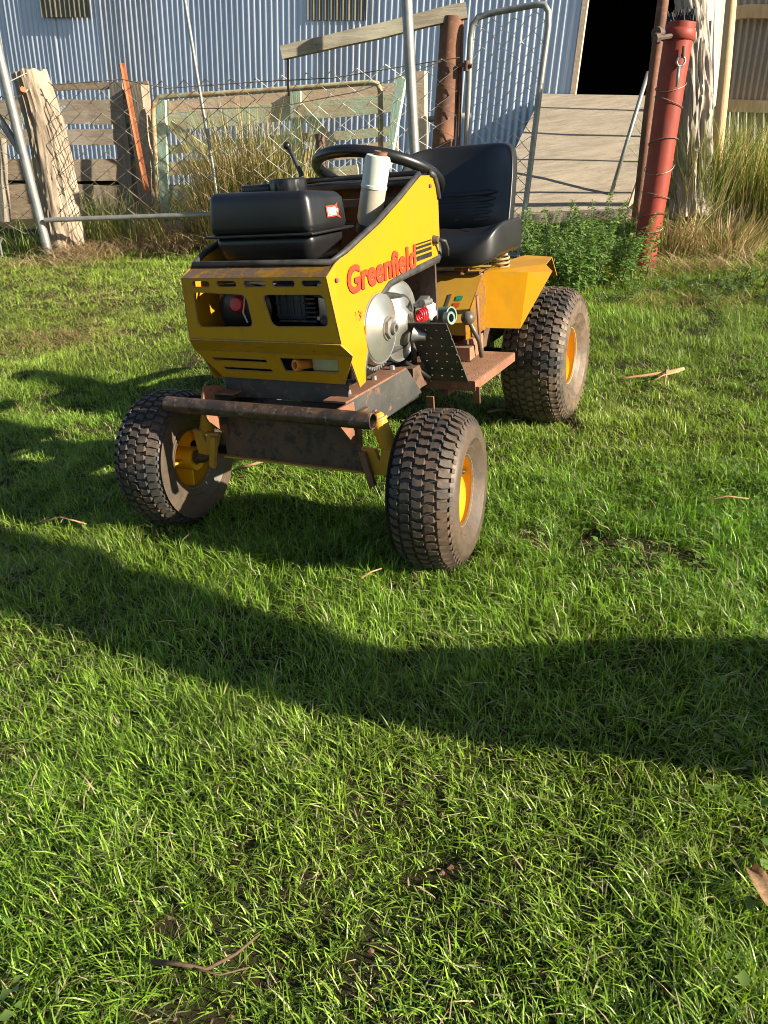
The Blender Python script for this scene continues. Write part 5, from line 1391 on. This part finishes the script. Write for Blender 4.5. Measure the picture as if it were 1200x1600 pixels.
# dry curled leaf / chip of wood at the right edge
bm = bmesh.new()
g0, g1 = G(1166, 1385, .035), G(1203, 1440, .03)
d_ = g1 - g0; sd = d_.cross(V((0, 0, 1))).normalized()
grid = []
for i in range(9):
    t = i / 8
    w = .013 * (1 - .6 * abs(t - .45) ** 1.5 * 2)
    grid.append([bm.verts.new(g0 + d_ * t * 1.15 + sd * w * s_ + V((0, 0, .006 * s_ * s_ + .004 * math.sin(t * 5)))) for s_ in (-1, -.5, 0, .5, 1)])
for A, B in zip(grid, grid[1:]):
    for k_ in range(4): bm.faces.new((A[k_], A[k_ + 1], B[k_ + 1], B[k_]))
bmesh.ops.solidify(bm, geom=bm.faces[:], thickness=.003)
single('bark_chip', bm, tan, g0, True, label='curled tan piece of bark in the grass at the right edge', cat='bark')

# ---------------------------------------------------------------- rushes, weeds, shrubs
def tussock(name, base, n, spread, h0, h1, lean, cols, label, wd=.005, seed=0, dome=1.0):
    global rng
    ang = rng.uniform(0, 6.28, n)
    rad = spread * np.sqrt(rng.random(n))
    x, y = base.x + rad * np.cos(ang), base.y + rad * np.sin(ang)
    L_ = rng.uniform(h0, h1, n)
    az = ang + rng.normal(0, .5, n)
    ln = np.clip(rng.normal(lean, lean * .5, n), 0, 1.5)
    ci = rng.choice(len(cols), n)
    tint = np.array(cols)[ci] * rng.uniform(.7, 1.25, (n, 1))
    Vv, F_, C_ = blades(x, y, L_, rng.uniform(.6, 1.4, n) * wd, ln, az, tint, 4, .5)
    Vv = Vv - np.array(base)
    o = tri_mesh(name, Vv, F_, M['straw'], C_, label=label, cat='rushes')
    o.location = base
    return o
RUSH = [(.30, .29, .09), (.42, .36, .15), (.58, .45, .22), (.20, .24, .06), (.50, .34, .17)]
GREEN = [(.18, .25, .05), (.24, .29, .075), (.34, .31, .12), (.14, .19, .045)]
DRYC = [(.46, .33, .19), (.36, .24, .13), (.52, .42, .26), (.24, .18, .09)]
def on_ground_at(px_, Y):
    v = ray(px_, 330); x_ = v.x / v.y * Y
    return V((x_, Y, float(gz(x_, Y))))
tussock('rush_clump', on_ground_at(385, 7.0), 800, .30, .6, 1.25, .28, RUSH, 'tall tan and green rush clump directly behind the fuel tank')
tussock('rush_clump', on_ground_at(340, 6.9), 420, .20, .4, .95, .34, RUSH, 'shorter rush clump at the foot of the thin pole')
tussock('rush_clump', on_ground_at(450, 6.9), 620, .24, .5, 1.15, .28, RUSH[:4], 'green-tan rushes behind the throttle lever')
tussock('rush_clump', on_ground_at(530, 6.7), 300, .25, .3, .62, .35, GREEN, 'low green rushes seen through the steering wheel')
tussock('rush_clump', on_ground_at(590, 6.6), 260, .22, .3, .55, .4, GREEN + RUSH, 'thin low rushes between steering wheel and galvanised pole')
tussock('rush_clump', on_ground_at(150, 7.25), 260, .20, .25, .55, .35, GREEN, 'green grass tuft right of the split timber post')
tussock('rush_clump', on_ground_at(265, 7.1), 320, .25, .2, .5, .5, GREEN + DRYC, 'mixed green and dry tuft under the mint gate')
tussock('rush_clump', on_ground_at(205, 7.2), 260, .25, .2, .55, .6, DRYC + GREEN, 'dry wispy tuft in front of the board fence')
tussock('rush_clump', on_ground_at(30, 7.2), 220, .3, .12, .3, .5, GREEN, 'short green tuft left of the split post')
tussock('rush_clump', on_ground_at(1165, 6.2), 1100, .30, .35, .95, .32, GREEN + RUSH[:3] + DRYC[1:2], 'tall green-tan rush clump against the right-hand tin wall')
tussock('rush_clump', on_ground_at(1090, 6.1), 620, .22, .45, 1.0, .34, GREEN + GREEN + DRYC[:1], 'rush clump with dark base right of the red post')
tussock('rush_clump', on_ground_at(1240, 6.0), 800, .30, .35, .9, .34, GREEN + RUSH[:3], 'rushes at the far right edge')
g0 = G(1150, 405)
tussock('dry_clump', g0 + V((0, .25, 0)), 520, .28, .12, .34, .8, DRYC + GREEN[:1], 'low mop of dead brown grass below the right-hand rushes')
g0 = G(1060, 405)
tussock('dry_clump', g0 + V((0, .2, 0)), 300, .16, .15, .45, .8, DRYC[:2] + GREEN[2:], 'few bent dead stems just right of the red post')
g0 = G(215, 385)
tussock('dry_clump', g0 + V((0, .2, 0)), 500, .45, .08, .26, .8, DRYC + GREEN, 'matted dead grass under the horizontal gate pipe')
g0 = G(300, 385)
tussock('dry_clump', g0, 420, .20, .12, .32, .9, DRYC, 'bleached dead grass left of the mower hood')

def shrub(name, centres, label, cat, seed, leaf=(.014, .048), tints=((.09, .19, .04), (.25, .36, .11)), per=70):
    """leafy weed: a thicket of stems, each with leaves all the way up"""
    rd = random.Random(seed)
    root = V(centres[0][0])
    th = wthing(name, label, cat, root)
    bm = bmesh.new()
    xs, ys, zs, sz, az, ti, tn = [], [], [], [], [], [], []
    for (c_, h, lean, cnt) in centres:
        for _ in range(cnt):
            a, q = rd.random() * 6.28, .11 * rd.random() ** .5
            b0 = V((c_[0] + q * math.cos(a), c_[1] + q * math.sin(a), 0)); b0.z = float(gz(b0.x, b0.y))
            H = h * rd.uniform(.55, 1.1)
            tip = b0 + V((math.cos(a) * lean * H * rd.random() * 1.6, math.sin(a) * lean * H * rd.random() * 1.6, H))
            mid = b0.lerp(tip, .5) + V((rd.uniform(-.03, .03), rd.uniform(-.03, .03), .03))
            tube(bm, [b0, mid, tip], [.004, .003, .0015], 4, cap=False)
            for k_ in range(per):
                t = .08 + .92 * rd.random() ** .75
                p = (b0 * (1 - t) ** 2 + mid * 2 * t * (1 - t) + tip * t * t)
                s_ = rd.uniform(*leaf) * (1.15 - .45 * t)
                aa = rd.random() * 6.28
                off = rd.random() * .035 * (1.2 - t)
                xs.append(p.x + off * math.cos(aa)); ys.append(p.y + off * math.sin(aa)); zs.append(p.z + rd.uniform(-.01, .012)); sz.append(s_); az.append(aa); ti.append(rd.uniform(-.5, .7))
                g_ = rd.random() * .7 + .3 * t
                tn.append([tints[0][i] * (1 - g_) + tints[1][i] * g_ for i in range(3)])
    part('stems', bm, stem_mat, th, kind='stuff')
    A_ = np.array
    Vv, F_, C_ = leaf_quads(A_(xs), A_(ys), A_(zs), A_(sz), A_(az), A_(ti), A_(tn), .7)
    o = tri_mesh('foliage', Vv, F_, M['leaf'], C_, parent=th, kind='stuff')
    o.location = -th.location
stem_mat = patchy('green_stem', (.10, .14, .05), (.16, .12, .07), scale=10, rough=.6, bumps=0)
gc = lambda x_, y_: G(x_, y_)
shrub('leafy_weed', [(gc(868, 452), .42, .35, 10), (gc(905, 455), .40, .4, 11), (gc(945, 452), .36, .4, 10), (gc(845, 440), .40, .3, 9), (gc(985, 440), .36, .35, 8), (gc(915, 425), .46, .3, 9), (gc(870, 425), .40, .3, 8)], 'bushy green leafy weed between the rear wheel and the red post', 'shrub', 5, per=110)
shrub('leafy_weed', [(gc(960, 395), .36, .3, 7), (gc(985, 405), .3, .3, 6)], 'darker leafy weed at the foot of the ramp left of the red post', 'shrub', 6, tints=((.035, .09, .02), (.08, .15, .04)), per=70)
shrub('ground_weed', [(gc(1010, 458), .07, .8, 9), (gc(1060, 452), .06, .9, 9), (gc(1105, 455), .08, .9, 9), (gc(1150, 448), .10, .8, 10), (gc(1190, 445), .11, .8, 10), (gc(960, 470), .06, .9, 8), (gc(1130, 470), .06, .9, 8), (gc(1185, 470), .08, .9, 9)], 'low creeping pale green weed along the right fence line', 'weed', 8, leaf=(.014, .028), tints=((.09, .17, .035), (.20, .27, .085)), per=40)
shrub('ground_weed', [(gc(330, 372), .20, .5, 8), (gc(300, 352), .22, .5, 8), (gc(280, 340), .18, .5, 7)], 'leafy green weed beside the tank behind the left fence', 'weed', 9, tints=((.05, .10, .03), (.14, .20, .08)), per=50)
# pale stones behind the left fence
for i, (x_, y_, s_, lb) in enumerate(((272, 318, .13, 'pale cream rock under the mint gate'), (316, 322, .10, 'smaller pale rock beside the cream rock under the mint gate'))):
    bm = bmesh.new(); bmesh.ops.create_icosphere(bm, subdivisions=3, radius=s_)
    b0 = on_ground_at(x_, 7.25); 
    for v in bm.verts: v.co = V((v.co.x * 1.2, v.co.y, v.co.z * .9)) * (1 + .35 * mnoise.noise(v.co * 9 + V((i, 0, 0)))) + b0 + V((0, 0, s_ * .7))
    single('rock', bm, M['stone'], b0, label=lb, cat='rock')

# ---------------------------------------------------------------- added trunk out of view, shaped to cast the shadow band on the lawn
D2 = V((-math.cos(SUN_AZ), math.sin(SUN_AZ), 0)) / math.tan(SUN_EL)
dead = [  # shadow centre on the lawn, height of the added trunk above it, radius
    ((2.75, .62), 0.0, .22), ((1.60, .90), .30, .17), ((.65, 1.08), .60, .155), ((.30, 1.14), .72, .125), ((-.02, 1.23), .86, .105), ((-.45, 1.47), 1.03, .125), ((-1.05, 1.90), 1.28, .16), ((-1.9, 2.45), 1.62, .17), ((-2.9, 3.0), 2.0, .15), ((-3.8, 3.5), 2.3, .08)]
pts = []
for (sx_, sy_), z_, r_ in dead:
    q = V((sx_, sy_, 0)) - D2 * z_
    pts.append(V((q.x, q.y, z_ + (float(gz(q.x, q.y)) if z_ == 0 else 0) - (.1 if z_ == 0 else 0))))
rough_post('added_shadow_trunk', pts, [d[2] for d in dead], M['gnarled'], 'added trunk shape out of view right of the camera that casts the lawn shadow band', 'tree trunk', 12, 24, .12, .10, 40)
